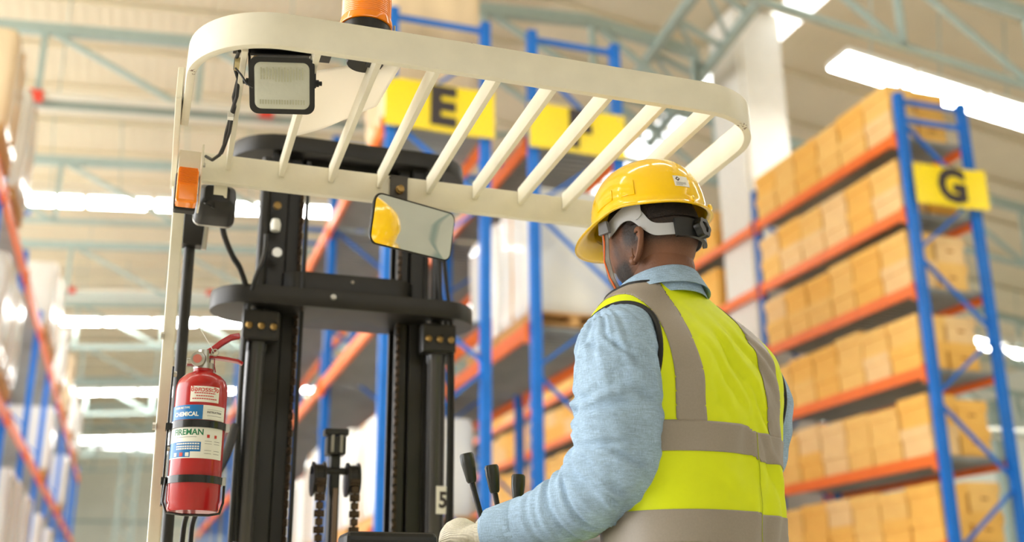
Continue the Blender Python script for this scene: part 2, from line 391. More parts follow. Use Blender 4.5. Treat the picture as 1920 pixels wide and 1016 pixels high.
# ------------------------------------------------------------------ racks
BAY = 3.4; Y0R = 10.13
def c_channel(h):
    t, a, b = .012, .05, .05
    poly = [(-a, -b), (a, -b), (a, b), (a-.022, b), (a-.022, b-t), (a-t, b-t), (a-t, -b+t), (-a+t, -b+t), (-a+t, b-t), (-a+.022, b-t), (-a+.022, b), (-a, b)]
    return MB().prism(poly, 0, h)
hole_mat = mat('hole_dark', srgb(16, 40, 80), .7)
def rack(name, label, x0, x1, bays, levels, y0=Y0R, top=6.3, mirror=1, holes=False, deck_levels=None, inner=True, beam_h=.13):
    e = empty(name, (x0, y0, 0), label, 'rack')
    P = c_channel(H+top).mesh('post'); P.materials.append(rack_blue)
    xa, xb = x0+.05, x1-.05
    for k in range(bays+1):
        y = y0+BAY*k
        for x in (xa, xb):
            o = link('post', P, None, e, off=(x-x0, y-y0, 0))
            if k == 0 and holes:
                hb = MB()
                z = .3
                while z < H+top-.1:
                    for dx in (-.022, .022): hb.box((dx, -.0505, z), (.012, .003, .022))
                    z += .075
                link('post_slots', hb.mesh('post_slots'), hole_mat, o, off=(0, 0, 0))['kind'] = 'stuff'
            MB().box((x, y, .01), (.16, .16, .02)).build('foot_plate', rack_blue, e)
        f0, f1 = (xa, xb) if mirror > 0 else (xb, xa)
        zf = [5.93, 4.17, 2.42, .67, -.9]; zr = [5.05, 3.3, 1.54, -.2]
        if k < 3:
            for i in range(4):
                MB().bar(V(f0, y, zf[i]), V(f1, y, zr[i]), .03, .05, (0, 1, 0)).build('brace', rack_blue, e)
                MB().bar(V(f1, y, zr[i]-.06), V(f0, y, zf[i+1]+.06), .03, .05, (0, 1, 0)).build('brace', rack_blue, e)
            for z in (5.95, 6.2):
                MB().bar(V(xa, y, z), V(xb, y, z), .04, .06).build('brace', rack_blue, e)
        else:
            for i in range(4):
                MB().bar(V(f0, y, zf[i]), V(f1, y, zr[i]), .03, .05, (0, 1, 0)).build('brace', rack_blue, e)
    bm_len = BAY-.1
    sec = [(-.025, -beam_h/2), (.025, -beam_h/2), (.025, beam_h/2-.03), (.012, beam_h/2-.03), (.012, beam_h/2), (-.025, beam_h/2)]
    bb = MB(); bb.loft([[(x, 0, z) for x, z in sec], [(x, bm_len, z) for x, z in sec]]); BMf = bb.mesh('beam'); BMf.materials.append(rack_orange)
    bb = MB(); bb.loft([[(-x, 0, z) for x, z in sec], [(-x, bm_len, z) for x, z in sec]]); BMr = bb.mesh('beam'); BMr.materials.append(rack_orange)
    con = MB().box((0, 0, -.02), (.062, .05, .22)).mesh('beam_connector', bevel=.006); con.materials.append(rack_orange)
    dk = MB(); n = 26
    for i in range(n):
        yy = .02+i*(bm_len-.04)/n; dk.box(((x1-x0)/2, yy+.055, 0), (x1-x0-.1, .095, .022)); dk.box(((x1-x0)/2, yy+.055, -.02), (x1-x0-.12, .03, .03))
    DK = dk.mesh('deck'); DK.materials.append(deck_grey)
    for k in range(bays):
        for z in levels:
            y = y0+BAY*k+.05
            o = link('beam', BMf, None, e, off=(-.0, y-y0, H+z))
            for yy in (.025, bm_len-.025): link('beam_connector', con, None, o, off=(-.012, yy, 0))
            o = link('beam', BMr, None, e, off=(x1-x0, y-y0, H+z))
            for yy in (.025, bm_len-.025): link('beam_connector', con, None, o, off=(.012, yy, 0))
            o = link('deck', DK, None, e, off=(0, y-y0, H+z+beam_h/2-.03)); o['kind'] = 'stuff'
            if holes and k == 1: o.location.y += 1.13; o.scale.y = (bm_len-1.13)/bm_len      # the deck stops short of the building column
    return e
GL = [5.71, 4.72, 3.76, 2.77, 1.76, .78]
EL = [4.95, 2.88, .8]
rack('pallet_rack', 'blue and orange storage rack with the letter G sign on its end', 8.55, 9.6, 6, GL, holes=True, beam_h=.13)
rack('pallet_rack', 'blue and orange pallet rack with the letter E sign on its end', 2.13, 3.25, 8, EL, mirror=-1, beam_h=.15)
rack('pallet_rack', 'blue and orange pallet rack with the letter F sign on its end', 3.69, 4.79, 6, EL, mirror=1, beam_h=.15, holes=False)
rack('pallet_rack', 'blue and orange pallet rack along the left edge full of wrapped loads', -2.85, -1.76, 9, EL, y0=Y0R-.1, mirror=1, beam_h=.15, top=5.35)

def sign(letter, label, x0, x1, zlo, zhi, y, curl=.0):
    e = empty('aisle_sign', V((x0+x1)/2, y, zlo), label, 'sign')
    b = MB(); n = 24; rings = []
    w2 = x1-x0
    for i in range(n+1):
        t = i/n; x = x0+w2*t; yy = y-.012*math.sin(t*math.pi*2.1)-curl*t*t
        rings.append([V(x, yy, zlo), V(x, yy, zhi), V(x, yy+.004, zhi), V(x, yy+.004, zlo)])
    b.loft(rings).build('sign_board', sign_yellow, e, smooth=30)
    me = text_mesh(letter, .58, .002, .030)
    for v in me.vertices:
        x, z = v.co.x, v.co.y
        X = (x0+x1)/2+x+.02; t = (X-x0)/w2
        v.co = V(X, y-.012*math.sin(t*math.pi*2.1)-curl*t*t-.006-v.co.z, (zlo+zhi)/2+z)
    link('letter', me, sign_ink, e)
    for x in (x0+.06, x1-.06):
        MB().cyl(V(x, y-.012, zhi-.05), V(x, y+.05, zhi-.05), .012, n=8).build('fixing', steel, e)
sign('E', 'yellow sign with black letter E seen through the guard slats', 2.09, 3.27, 4.88, 5.42, 10.02)
sign('F', 'yellow sign with black letter F seen through the guard slats', 3.66, 4.78, 4.85, 5.37, 10.02)
sign('G', 'yellow sign with black letter G on the right-hand rack', 8.60, 9.63, 4.80, 5.32, 10.02, curl=.05)

# ------------------------------------------------------------------ cartons
def carton_mesh(sx, sy, sz):
    bx = MB().box((0, 0, sz*.34), (sx, sy, sz*.68)).mesh('carton_body', bevel=.004)
    ld = MB().box((0, 0, sz*.815), (sx+.04, sy+.024, sz*.37)).mesh('lid', bevel=.005)
    hs = MB()
    hs.box((0, -(sy/2+.001), sz*.45), (.1, .004, .03))
    hm = hs.mesh('hand_slot')
    return bx, ld, hm
tones = [mat('carton_a', srgb(255, 196, 98), .75, var=.05, scale=5), mat('carton_b', srgb(255, 204, 118), .75, var=.05, scale=5), mat('carton_c', srgb(253, 212, 150), .75, var=.05, scale=5)]
slot_m = mat('carton_slot', srgb(190, 120, 50), .8)
TN = ['deep yellow', 'yellow-brown', 'pale tan']
CM = {}
def carton(dims, loc, tone, label, group):
    if (dims, tone) not in CM:
        a, b, c = carton_mesh(*dims); a.materials.append(tones[tone]); b.materials.append(tones[tone]); c.materials.append(slot_m); CM[(dims, tone)] = (a, b, c)
    a, b, c = CM[(dims, tone)]
    o = link('cardboard_box', a, None, None, off=loc); tag(o, label, 'box', group)
    link('lid', b, None, o, off=(0, 0, 0)); link('hand_slot', c, None, o, off=(0, 0, 0))
    return o
rng = random.Random(11)
SH = ['topmost shelf', 'second shelf from the top', 'third shelf from the top', 'fourth shelf from the top', 'fifth shelf from the top', 'bottom shelf in view']
SH = ['top shelf', 'second shelf', 'third shelf', 'fourth shelf', 'fifth shelf', 'lowest shelf']
def fill(x, dx, y0, ys, z, hh, lname, rname, stack=2, depth=.4, skip=0.0, off=0):
    for i, wd in enumerate(ys):
        zz = z; hk = rng.choice([1, 1, .96, 1.05])
        for j in range(stack):
            h = round(hh*hk, 4); tone = rng.choices([0, 1, 2], [4, 4, 2])[0]
            tier = ('lower', 'upper')[j] if stack == 2 else 'single'
            jit = rng.uniform(-.003, .003)
            carton((depth, round(wd-.045, 3), h), (x+rng.uniform(-.012, .004), y0+sum(ys[:i])+wd/2+jit, H+zz), tone,
                   f'{TN[tone]} carton, {tier} row, {ORD[i+off]} from end post, {lname}, {rname}', f'cartons on the {lname}, {rname}')
            zz += h+.003
for li, z in enumerate(GL):
    ys = [.56, .52, .55, .53, .56, .5] if li % 2 else [.54, .57, .5, .55, .52, .54]
    hh = .33 if li not in (0,) else .335
    fill(8.75, 0, Y0R+.1, ys, z+.068, hh, SH[li], 'rack G front', depth=.38)
    fill(9.20, 0, Y0R+.12, [.5, .52], z+.068, hh-.005, SH[li], 'rack G back', depth=.42)
    fill(8.75, 0, Y0R+BAY+1.2, [.56, .54, .55, .54], z+.068, hh, SH[li], 'second bay, rack G', depth=.38)
for li, z in list(enumerate(GL))[1:5]:
    for b in (3, 4):
        fill(8.75, 0, Y0R+BAY*b+.1, [.55, .53, .54, .56, .52, .54], z+.068, .33, SH[li], f'{ORD[b]} bay, rack G', depth=.38)

# ------------------------------------------------------------------ wrapped pallet loads
wrap_m = mat('stretch_wrap', srgb(236, 235, 228), .22, var=.06, scale=3, bump=.55, bscale=9, coat=.5, stretch=(1, 1, .35))
wrap_tan = mat('stretch_wrap_tan', srgb(238, 214, 176), .25, var=.14, scale=2.5, bump=.5, bscale=9, coat=.5, stretch=(1, 1, .35))
kraft = mat('kraft_carton', srgb(208, 160, 100), .75, var=.12, scale=3)
pal = MB()
for i in range(7): pal.box((0, -.52+i*1.04/6, .125), (1.0, .1, .022))
for s in (-.44, 0, .44): pal.box((s, 0, .065), (.1, 1.1, .1))
for i in (-.5, 0, .5): pal.box((0, i, .011), (1.0, .1, .02))
PAL = pal.mesh('pallet'); PAL.materials.append(wood)
def load_mesh(sx, sy, sz, seed, mm):
    b = MB(); n = 56; rings = []
    for k in range(15):
        t = k/14; z = .14+sz*t; ring = []
        for i in range(n):
            a = 2*math.pi*i/n; c, s = math.cos(a), math.sin(a); p = .16
            x = sx/2*math.copysign(abs(c)**p, c); y = sy/2*math.copysign(abs(s)**p, s)
            d = 1+.028*noise.noise(Vector((x*3+seed, y*3, z*2.5)))-(.05 if k in (0, 14) else 0)
            ring.append((x*d, y*d, z))
        rings.append(ring)
    b.loft(rings); me = b.mesh('wrapped_goods', smooth=50); me.materials.append(mm); return me
LM = {}
def pallet_load(x, y, z, kind, label, group, sx=1.02, sy=1.12, sz=1.3, rot=0):
    e = empty('pallet_load', (x, y, H+z), label, 'pallet load', group)
    link('pallet', PAL, None, e, off=(0, 0, 0))
    key = (kind, sx, sy, sz)
    if key not in LM: LM[key] = load_mesh(sx, sy, sz, 3.3*len(LM), [wrap_m, wrap_tan][kind])
    link('wrapped_goods', LM[key], None, e, off=(0, 0, 0))
    if kind == 1 or rng.random() < .4:
        MB().box((0, 0, .14+sz*.3), (sx*.94, sy*.94, sz*.56)).build('carton_stack', kraft, e, off=(0, 0, 0))
    for s in (-1, 1):
        MB().box((sx/2*.985*s, 0, .14+sz/2), (.03, .035, sz*.97)).build('edge_board', wood, e, off=(0, 0, 0))
LV = {4.95: 'top level', 2.88: 'middle level', .8: 'bottom level'}
pallet_load(2.68, 10.85, 5.03, 1, 'tan wrapped pallet load on top of rack E above the sign', None, sx=1.08, sy=1.1, sz=1.75)
pallet_load(4.2, 10.75, 2.96, 0, 'white wrapped pallet load at the near end of rack F', None, sx=1.0, sy=.95, sz=1.42)
pallet_load(4.2, 11.9, 2.96, 0, 'white wrapped pallet load, second one in on rack F middle level', None, sx=1.0, sy=1.05, sz=1.38)
for i, y in enumerate([10.9, 12.3, 14.3, 15.7, 17.7, 19.1, 21.1, 22.5]):
    pallet_load(2.66, y, .88, 0, f'wrapped pallet load on the bottom level of rack E, {ORD[i]} along', 'loads on the bottom level of rack E', sz=.95+.1*(i % 3))
for i, (y, k) in enumerate([(12.5, 1), (14.3, 0), (21.1, 0), (22.5, 0), (25.9, 0), (29.2, 1), (32.6, 0), (36.1, 0)]):
    pallet_load(-2.18, y, 5.03, k, f'wrapped pallet load on the top level of the left rack, {ORD[i]} along', 'loads on the top level of the left rack', sz=1.2+.15*(i % 2), sx=1.1)
for i, (y, k) in enumerate([(14.3, 0), (15.6, 0), (24.5, 0), (31.3, 0)]):
    pallet_load(-2.18, y, 2.96, k, f'wrapped pallet load on the middle level of the left rack, {ORD[i]} along', 'loads on the middle level of the left rack', sz=1.25, sx=1.1)
for i, (y, k) in enumerate([(17.7, 0), (19.1, 0), (21.1, 0), (24.5, 0), (27.9, 0)]):
    pallet_load(-2.18, y, .88, k, f'wrapped pallet load on the bottom level of the left rack, {ORD[i]} along', 'loads on the bottom level of the left rack', sz=1.2, sx=1.1)
# ------------------------------------------------------------------ reach truck
def at(px, py, Y):           # the point of the place at depth Y that stands on this line of sight
    d = FWD+(px-960)/2058.18*RGT-(py-508)/2058.18*UPV
    return Vector((0, 0, H))+d*(Y/d.y)
truck = empty('forklift', (.6, 2.2, 0), 'stand-on reach truck with cream overhead guard and black mast', 'forklift')
def arc(cx, cy, r, a0, a1, n=14, ry=None):
    ry = ry or r
    return [(cx+r*math.cos(math.radians(lerp(a0, a1, i/n))), cy+ry*math.sin(math.radians(lerp(a0, a1, i/n)))) for i in range(n+1)]
# guard
path = [(.026, 2.19), (.026, 2.08)]+arc(.196, 1.962, .17, 180, 270, 16)+[(.35, 1.791), (.6, 1.790), (.85, 1.791)]+arc(1.045, 1.968, .175, 270, 360, 16, ry=.176)[0:]+[(1.222, 2.1), (1.232, 2.42)]
MB().flatbar(path, .016, H+1.0, H+1.067).build('guard_band', worn, truck, smooth=25, bevel=.0025, seg=2)
MB().bar(V(.075, 2.412, 1.003), V(1.226, 2.412, .999), .022, .069).build('front_beam', cream, truck, bevel=.003)
for i, (xr, xf) in enumerate([(.122, .142), (.25, .262), (.363, .377), (.476, .493), (.597, .614), (.713, .731), (.832, .849), (.952, .967), (1.064, 1.078)]):
    MB().bar(V(xr, 1.806 if i else 1.836, 1.021), V(xf, 2.4, 1.02), .0115, .042).build('guard_slat', cream, truck, bevel=.0015)
MB().bar(V(.017, 2.06, 1.033), V(.026, 2.43, .985), .012, .075).build('side_rail', cream, truck, bevel=.002)
pr = [V(.052, 2.40, -.45), V(.0515, 2.41, .17), V(.042, 2.424, .9), V(.032, 2.43, .995)]
def recttube(pts, a, b):
    return MB().loft([[(p[0]-a, p[1]-b, p[2]), (p[0]+a, p[1]-b, p[2]), (p[0]+a, p[1]+b, p[2]), (p[0]-a, p[1]+b, p[2])] for p in pts])
pil = recttube(pr, .0125, .02).build('pillar', cream, truck, bevel=.003)
recttube([V(1.215, 2.40, -.45), V(1.22, 2.42, .97)], .013, .022).build('pillar', cream, truck, bevel=.003)
for y, z in ((2.385, .60), (2.385, .405)):
    MB().lathe([(.0, 0), (.008, 0), (.008, .006), (0, .006)], 6, V(.035, y+.01, z), (-1, 0, 0)).build('bolt', steel, pil)
# corner bracket and amber turn signal
br = MB().box(V(.056, 2.33, .955), (.05, .1, .06)).box(V(.0785, 2.27, .918), (.004, .05, .14)).build('corner_bracket', cream, truck, bevel=.0015)
for dx in (.062, .082):
    MB().lathe([(0, 0), (.008, 0), (.008, .008), (.005, .01), (.005, .02), (0, .021)], 8, V(dx, 2.36, .985), (0, 0, 1)).build('bolt', steel, br, smooth=30)
ind = MB().box(V(.05, 2.285, .887), (.046, .03, .085)).build('turn_signal', black_rubber, truck, bevel=.006)
b = MB().box(V(.052, 2.252, .887), (.043, .04, .078)); b.build('amber_lens', amber, ind, bevel=.006)
b = MB()
for i in range(12): b.box(V(.052, 2.231, .924-i*.0032), (.037, .003, .0014))
b.build('lens_ribs', amber, ind)
# black headlight under the beam, seen from behind
def rrect(w2, h2, r, n=6):
    pts = []
    for cx, cz, a in ((w2-r, h2-r, 0), (-w2+r, h2-r, 90), (-w2+r, -h2+r, 180), (w2-r, -h2+r, 270)):
        pts += [(cx+r*math.cos(math.radians(a+90*i/n)), cz+r*math.sin(math.radians(a+90*i/n))) for i in range(n+1)]
    return pts
def frame_axes(n, roll=0):
    n = Vector(n).normalized(); x = Vector((0, 0, 1)).cross(n).normalized()       # n points out of the front
    z = n.cross(x); c, s = math.cos(roll), math.sin(roll)
    return (x*c+z*s), n, (z*c-x*s)
def lampbody(c, ax, secs, rr=.4):
    x, n, z = ax; c = Vector(c); rings = []
    for d, w2, h2 in secs: rings.append([c+n*d+x*a+z*b_ for a, b_ in rrect(w2, h2, min(w2, h2)*rr)])
    return MB().loft(rings)
ax = frame_axes((0, 1, -.12))
hl = lampbody(V(.124, 2.50, .942), ax, [(-.075, .012, .01), (-.073, .028, .02), (-.055, .042, .03), (-.02, .046, .036), (.02, .047, .037)], .5).build('headlight', black_rubber, truck, smooth=40)
lampbody(V(.124, 2.50, .942), ax, [(.018, .0475, .0375), (.026, .0475, .0375)], .5).build('lens_rim', steel, hl, smooth=40)
MB().box(V(.13, 2.428, .966), (.03, .006, .05)).build('mount_tab', cream, hl)
MB().tube([V(.095, 2.44, .93), V(.1, 2.42, .92), V(.112, 2.42, .915), V(.12, 2.44, .918)], .002, 6).build('lamp_wire', hose_mat, hl)
# square work lamp facing the rear
ax = frame_axes((-.12, -1, -.72), math.radians(3.5))
wc = at(529, 161, 1.875)-ax[1]*.034
wl = lampbody(wc, ax, [(-.07, .022, .018), (-.064, .040, .034), (-.035, .055, .047), (.015, .059, .052), (.03, .059, .052), (.033, .057, .050)], .34).build('work_lamp', mat('lamp_housing', srgb(52, 52, 52), .3, coat=.3), truck, smooth=40)
lampbody(wc, ax, [(.0305, .0505, .0435), (.0345, .050, .043), (.037, .045, .038)], .28).build('lamp_glass', glass, wl, smooth=40)
lampbody(wc, ax, [(.026, .0598, .0528), (.034, .0598, .0528), (.0345, .051, .044), (.031, .051, .044)], .3).build('lamp_bezel', black_rubber, wl, smooth=30)
refl = mat('lamp_reflector', srgb(214, 214, 190), .22, metal=.75, var=.1, scale=30)
lampbody(wc, ax, [(.0300, .050, .043), (.0306, .050, .043)], .28).build('reflector', refl, wl)
x_, n_, z_ = ax; b = MB()
for i in range(15):
    p = wc+n_*.0372+x_*(-.038+.0054*i)
    b.bar(p+z_*(.031 if i % 2 else .034), p+z_*(.008 if 4 < i < 11 else .012), .0022, .0016, n_)
for i in range(17):
    p = wc+n_*.0372+x_*(-.04+.005*i); b.bar(p-z_*.026, p-z_*.034, .002, .0014, n_)
b.build('lens_flutes', mat('flute_glass', srgb(176, 176, 150), .2), wl)['kind'] = 'stuff'
MB().lathe([(0, 0), (.011, .0005), (.009, .003), (0, .004)], 16, wc+n_*.031+z_*.006, n_).build('bulb', mat('bulb_glass', srgb(150, 146, 120), .15, metal=.5), wl, smooth=40)
b = MB()
for s in (-1, 1):
    p = wc+x_*s*.0605-n_*.008; b.bar(p-z_*.008, p+z_*.056, .004, .02, n_)
b.bar(wc-x_*.062-n_*.008+z_*.058, wc+x_*.062-n_*.008+z_*.058, .02, .004)
b.build('lamp_yoke', black_rubber, wl, bevel=.0015)
for s in (-1, 1):
    MB().lathe([(0, 0), (.007, 0), (.007, .005), (.0045, .006), (.0045, .011), (0, .0115)], 8, wc+x_*s*.0625-n_*.008, x_*s).build('bolt', black_rubber, wl)
MB().bar(at(438, 88, 1.93), at(620, 107, 1.93), .035, .010).build('lamp_rail', black_rubber, wl, bevel=.001)
for dx in (.15, .245):
    MB().lathe([(0, 0), (.008, 0), (.008, .006), (0, .007)], 6, V(dx, 1.915, 1.035), (0, 0, -1)).build('bolt', bolt_mat, wl)
# wiring
wires = [[(449, 95, 1.85), (443, 110, 1.90), (441, 130, 1.94), (447, 150, 1.96), (444, 180, 2.0), (436, 205, 2.06), (430, 228, 2.12), (424, 250, 2.16), (420, 272, 2.2), (412, 290, 2.25), (398, 300, 2.3), (386, 293, 2.33)],
         [(452, 130, 1.93), (446, 150, 1.97), (438, 182, 2.02), (440, 200, 2.05), (434, 226, 2.1), (430, 248, 2.15), (423, 268, 2.19), (416, 286, 2.24), (404, 296, 2.3)],
         [(442, 128, 1.9), (452, 140, 1.88), (462, 156, 1.87), (474, 164, 1.87)]]
for i, wv in enumerate(wires):
    P = [at(*q) for q in wv]
    MB().tube(P, .0036 if i < 2 else .002, 8).build('wiring', hose_mat, truck, smooth=60)
MB().bar(at(433, 214, 2.07), at(432, 220, 2.09), .012, .012).build('cable_tie', fixture_white, truck)
MB().bar(at(446, 112, 1.89), at(444, 128, 1.93), .010, .010).build('cable_connector', mat('connector_nylon', srgb(190, 176, 130), .5), truck)
# amber beacon on the rear edge
bc = V(.352, 1.888, 1.034)
bb = MB().lathe([(0, .006), (.034, .006), (.036, .009), (.036, .012), (.036, .014), (.036, .06), (.0485, .062), (.0485, .082), (.046, .084), (0, .084)], 36, bc).build('beacon', black_rubber, truck, smooth=35)
prof = [(.0, .083), (.0515, .083), (.052, .086), (.0505, .098)]
z = .099
while z < .17: prof += [(.0475, z), (.0485, z+.0018), (.0475, z+.0036)]; z += .0042
prof += [(.046, .176), (.04, .188), (.02, .195), (0, .196)]
MB().lathe(prof, 48, bc, (0, 0, 1)).build('amber_dome', amber, bb, smooth=30)
MB().cyl(V(.405, 1.872, 1.07), V(.405, 1.872, 1.125), .0022, n=8).build('beacon_pin', steel, bb)
MB().box(V(.366, 1.85, 1.030), (.03, .05, .006)).build('beacon_foot', black_rubber, bb, bevel=.001)
MB().lathe([(0, 0), (.005, 0), (.005, .003), (0, .004)], 12, V(.368, 1.836, 1.027), (0, 0, -1)).build('bolt', steel, bb)
# driver's mirror
MN = Vector((.45, -.865, -.215)).normalized(); mc = at(776, 427, 2.31)
def onplane(px, py):
    d = FWD+(px-960)/2058.18*RGT-(py-508)/2058.18*UPV; o = Vector((0, 0, H)); return o+d*((mc-o).dot(MN)/d.dot(MN))
tl_, tr_, bl_, br_ = onplane(706, 360), onplane(856, 398), onplane(695, 452), onplane(846, 494)
MX = ((tr_+br_)-(tl_+bl_)).normalized(); MZ = MX.cross(MN).normalized()
if MZ.z < 0: MZ = -MZ
MW, MH = ((tr_+br_)/2-(tl_+bl_)/2).length/2, abs(((tl_+tr_)/2-(bl_+br_)/2).dot(MZ))/2
mh = MB().loft([[mc+MN*d+MX*a+MZ*b_ for a, b_ in rrect(MW-w2, MH-w2, .02, 8)] for d, w2 in ((-.022, .024), (-.018, .008), (-.004, 0), (.0, 0))]).build('driver_mirror', black_rubber, truck, smooth=40)
b = MB(); rings = []
for k in range(9):                              # slightly domed glass
    t = k/8
    rings.append([mc+MN*(.0008+.0012*(1-t*t))+MX*a*max(t, .002)+MZ*b_*max(t, .002) for a, b_ in rrect(MW-.0035, MH-.0035, .0175, 8)])
b.loft(rings, cap=False).build('mirror_glass', mirror_m, mh, smooth=80)
mbk = MB().box(V(.539, 2.393, .965), (.042, .006, .13)).box(V(.539, 2.41, 1.03), (.044, .04, .006)).build('mirror_bracket', mat('bracket_grey', srgb(74, 70, 66), .5), truck, bevel=.001)
MB().lathe([(0, 0), (.011, 0), (.011, .006), (.0085, .008), (.0085, .016), (0, .017)], 8, V(.54, 2.389, .995), (0, -1, 0)).build('bolt', bolt_mat, mbk)
MB().cyl(V(.54, 2.385, .90), mc-MN*.012, .008, n=10).build('mirror_stem', black_rubber, mh, smooth=40)

# mast -----------------------------------------------------------------
YM = 3.0
def stadium(x0, x1, y0, y1, n=12):
    r = (y1-y0)/2
    return arc(x1-r, (y0+y1)/2, r, -90, 90, n)+arc(x0+r, (y0+y1)/2, r, 90, 270, n)
zlo, zhi = H-1.1, H+1.34
def ichannel(x, y, w_, d_, flip):
    t = .014; s = flip
    poly = [(x, y), (x+s*w_, y), (x+s*w_, y+t), (x+s*t, y+t), (x+s*t, y+d_-t), (x+s*w_, y+d_-t), (x+s*w_, y+d_), (x, y+d_)]
    return poly if s > 0 else poly[::-1]
for side, (xo, fl) in (('left', (.305, 1)), ('right', (.775, -1))):
    MB().prism(ichannel(xo, YM+.03, .05, .13, fl), zlo, zhi).build('mast_channel', mast_black, truck, bevel=.003)
    MB().prism(ichannel(xo+fl*.053, YM+.045, .036, .1, fl), zlo, zhi+.05).build('mast_channel', mast_black, truck, bevel=.003)
    MB().box((xo+fl*.005, YM+.075, (zlo+zhi)/2), (.012, .11, zhi-zlo)).build('mast_web', mast_black, truck)
cyl_mat = mat('lift_cylinder', srgb(58, 58, 60), .25, metal=.3, coat=.5)
for x, r in ((.287, .026), (.798, .028)):
    c_ = MB().lathe([(0, zlo), (r, zlo), (r, H+.72), (r*1.12, H+.725), (r*1.12, H+.76), (0, H+.76)], 20, (x, YM, 0)).build('lift_cylinder', cyl_mat, truck, smooth=40)
    MB().lathe([(0, H+.76), (.016, H+.76), (.016, H+1.3), (0, H+1.3)], 16, (x, YM, 0)).build('piston_rod', mast_black, c_, smooth=40)
# white collar and hose fitting high on the left channel
MB().lathe([(0, 0), (.013, 0), (.015, .02), (.011, .034), (0, .036)], 14, V(.318, 2.985, 1.075), (0, 0, 1)).build('hose_fitting', fixture_white, truck, smooth=40)
MB().lathe([(0, 0), (.011, .002), (.011, .012), (0, .014)], 12, V(.318, 2.975, 1.145), (0, -1, 0)).build('bolt', bolt_mat, truck, smooth=40)
MB().lathe([(0, 0), (.014, 0), (.014, .012), (0, .012)], 12, V(.325, 2.975, 1.005), (0, -1, 0)).build('hose_clip', steel, truck, smooth=40)
# lower cross plate with raised block
cb = MB().prism(stadium(.158, .917, 2.93, 3.17), H+.846, H+.898).build('mast_crossbar', mast_black, truck, smooth=30, bevel=.004)
MB().prism(stadium(.345, .735, 2.99, 3.11), H+.898, H+.966).build('crossbar_block', mast_black, cb, smooth=30, bevel=.003)
MB().lathe([(0, 0), (.009, 0), (.008, .006), (0, .007)], 14, V(.482, 2.93, .877), (0, -1, 0)).build('bolt', steel, cb, smooth=40)
MB().lathe([(0, 0), (.005, 0), (.004, .004), (0, .005)], 12, V(.545, 2.99, .945), (0, -1, 0)).build('bolt', steel, cb, smooth=40)
for x in (.293, .795):
    k_ = MB().box(V(x, 2.975, .79), (.1, .05, .085)).build('cylinder_clamp', mast_black, cb, bevel=.008)
    for dx in (-.033, 0, .033):
        MB().lathe([(0, 0), (.010, 0), (.010, .006), (.006, .010), (0, .011)], 8, V(x+dx, 2.95, .785), (0, -1, 0)).build('bolt', bolt_mat, cb)
# upper cross plate
ub = MB().prism(stadium(.185, .915, 3.0, 3.30), H+1.335, H+1.385).build('mast_crossbar', mast_black, truck, smooth=30, bevel=.004)
for x in (.285, .80):
    MB().lathe([(.034, 0), (.05, 0), (.05, .012), (.034, .012)], 24, V(x, 3.16, 1.322), (0, 0, 1)).build('roller_ring', steel, ub, smooth=40)
MB().prism(stadium(.36, .72, 3.06, 3.24), H+1.30, H+1.336).build('crossbar_block', mast_black, ub, smooth=30, bevel=.003)
# chains running down inside the channels
def chain(name_parent, x, y, z0, z1, wd, pitch, owner):
    b1 = MB(); n = int((z1-z0)/pitch)
    lk = MB().box((0, 0, 0), (wd, .012, pitch*.86)).box((0, -.004, 0), (wd*.7, .018, pitch*.3)).mesh('chain_link', bevel=.002); lk.materials.append(chain_mat)
    lk2 = MB().box((0, 0, 0), (wd*.72, .016, pitch*.86)).mesh('chain_link', bevel=.002); lk2.materials.append(chain_mat)
    tl = Vector((0, 0, 0)); p = owner
    while p is not None: tl += p.location; p = p.parent
    for i in range(n):
        link('chain_link', lk if i % 2 else lk2, None, owner, off=Vector((x, y, H+z0+pitch*(i+.5)))-tl)
for x in (.398, .694):
    c_ = MB().box(V(x, 3.055, .3), (.009, .01, 2.0)).build('leaf_chain', chain_mat, truck)
    chain('c', x, 3.045, -.1, 1.3, .013, .024, c_)
# hoses and rods
for pts, r in (([at(415, 405, 2.75), at(420, 440, 2.78), at(436, 480, 2.84), at(452, 508, 2.9), at(462, 560, 2.96), at(452, 700, 2.98), at(440, 1016, 2.98)], .008),
               ([at(500, 440, 2.96), at(496, 480, 2.95), at(478, 525, 2.93), at(462, 600, 2.96), at(446, 800, 2.96), at(430, 1030, 2.97)], .007),
               ([at(440, 800, 2.9), at(425, 850, 2.8), at(410, 880, 2.75), at(395, 910, 2.7)], .012),
               ([at(352, 960, 2.45), at(345, 985, 2.44), at(340, 1030, 2.44)], .0055), ([at(368, 962, 2.47), at(360, 985, 2.46), at(356, 1030, 2.46)], .0055),
               ([at(815, 470, 2.98), at(822, 500, 2.97), at(826, 560, 2.97), at(840, 640, 2.97), at(842, 800, 2.97), at(838, 1030, 2.97)], .007),
               ([at(833, 480, 2.98), at(838, 540, 2.97), at(848, 660, 2.97), at(846, 1030, 2.97)], .006)):
    P = [Vector(p) for p in pts]; Q = []
    for i in range(len(P)-1):
        p0, p1, p2, p3 = P[max(i-1, 0)], P[i], P[i+1], P[min(i+2, len(P)-1)]
        for k in range(6):
            t = k/6; Q.append(.5*((2*p1)+(-p0+p2)*t+(2*p0-5*p1+4*p2-p3)*t*t+(-p0+3*p1-3*p2+p3)*t**3))
    Q.append(P[-1]); MB().tube(Q, r, 8).build('hose', hose_mat, truck, smooth=60)
MB().cyl(V(.405, 2.99, -.4), V(.405, 2.99, 1.3), .006, n=10).build('guide_rod', hose_mat, truck, smooth=40)
MB().cyl(V(.0965, 2.7, -.9), V(.080, 2.7, 1.02), .0135, n=14).build('guard_strut', mast_black, truck, smooth=40)
MB().box(V(.086, 2.69, .955), (.05, .04, .1)).build('strut_bracket', mast_black, truck, bevel=.004)
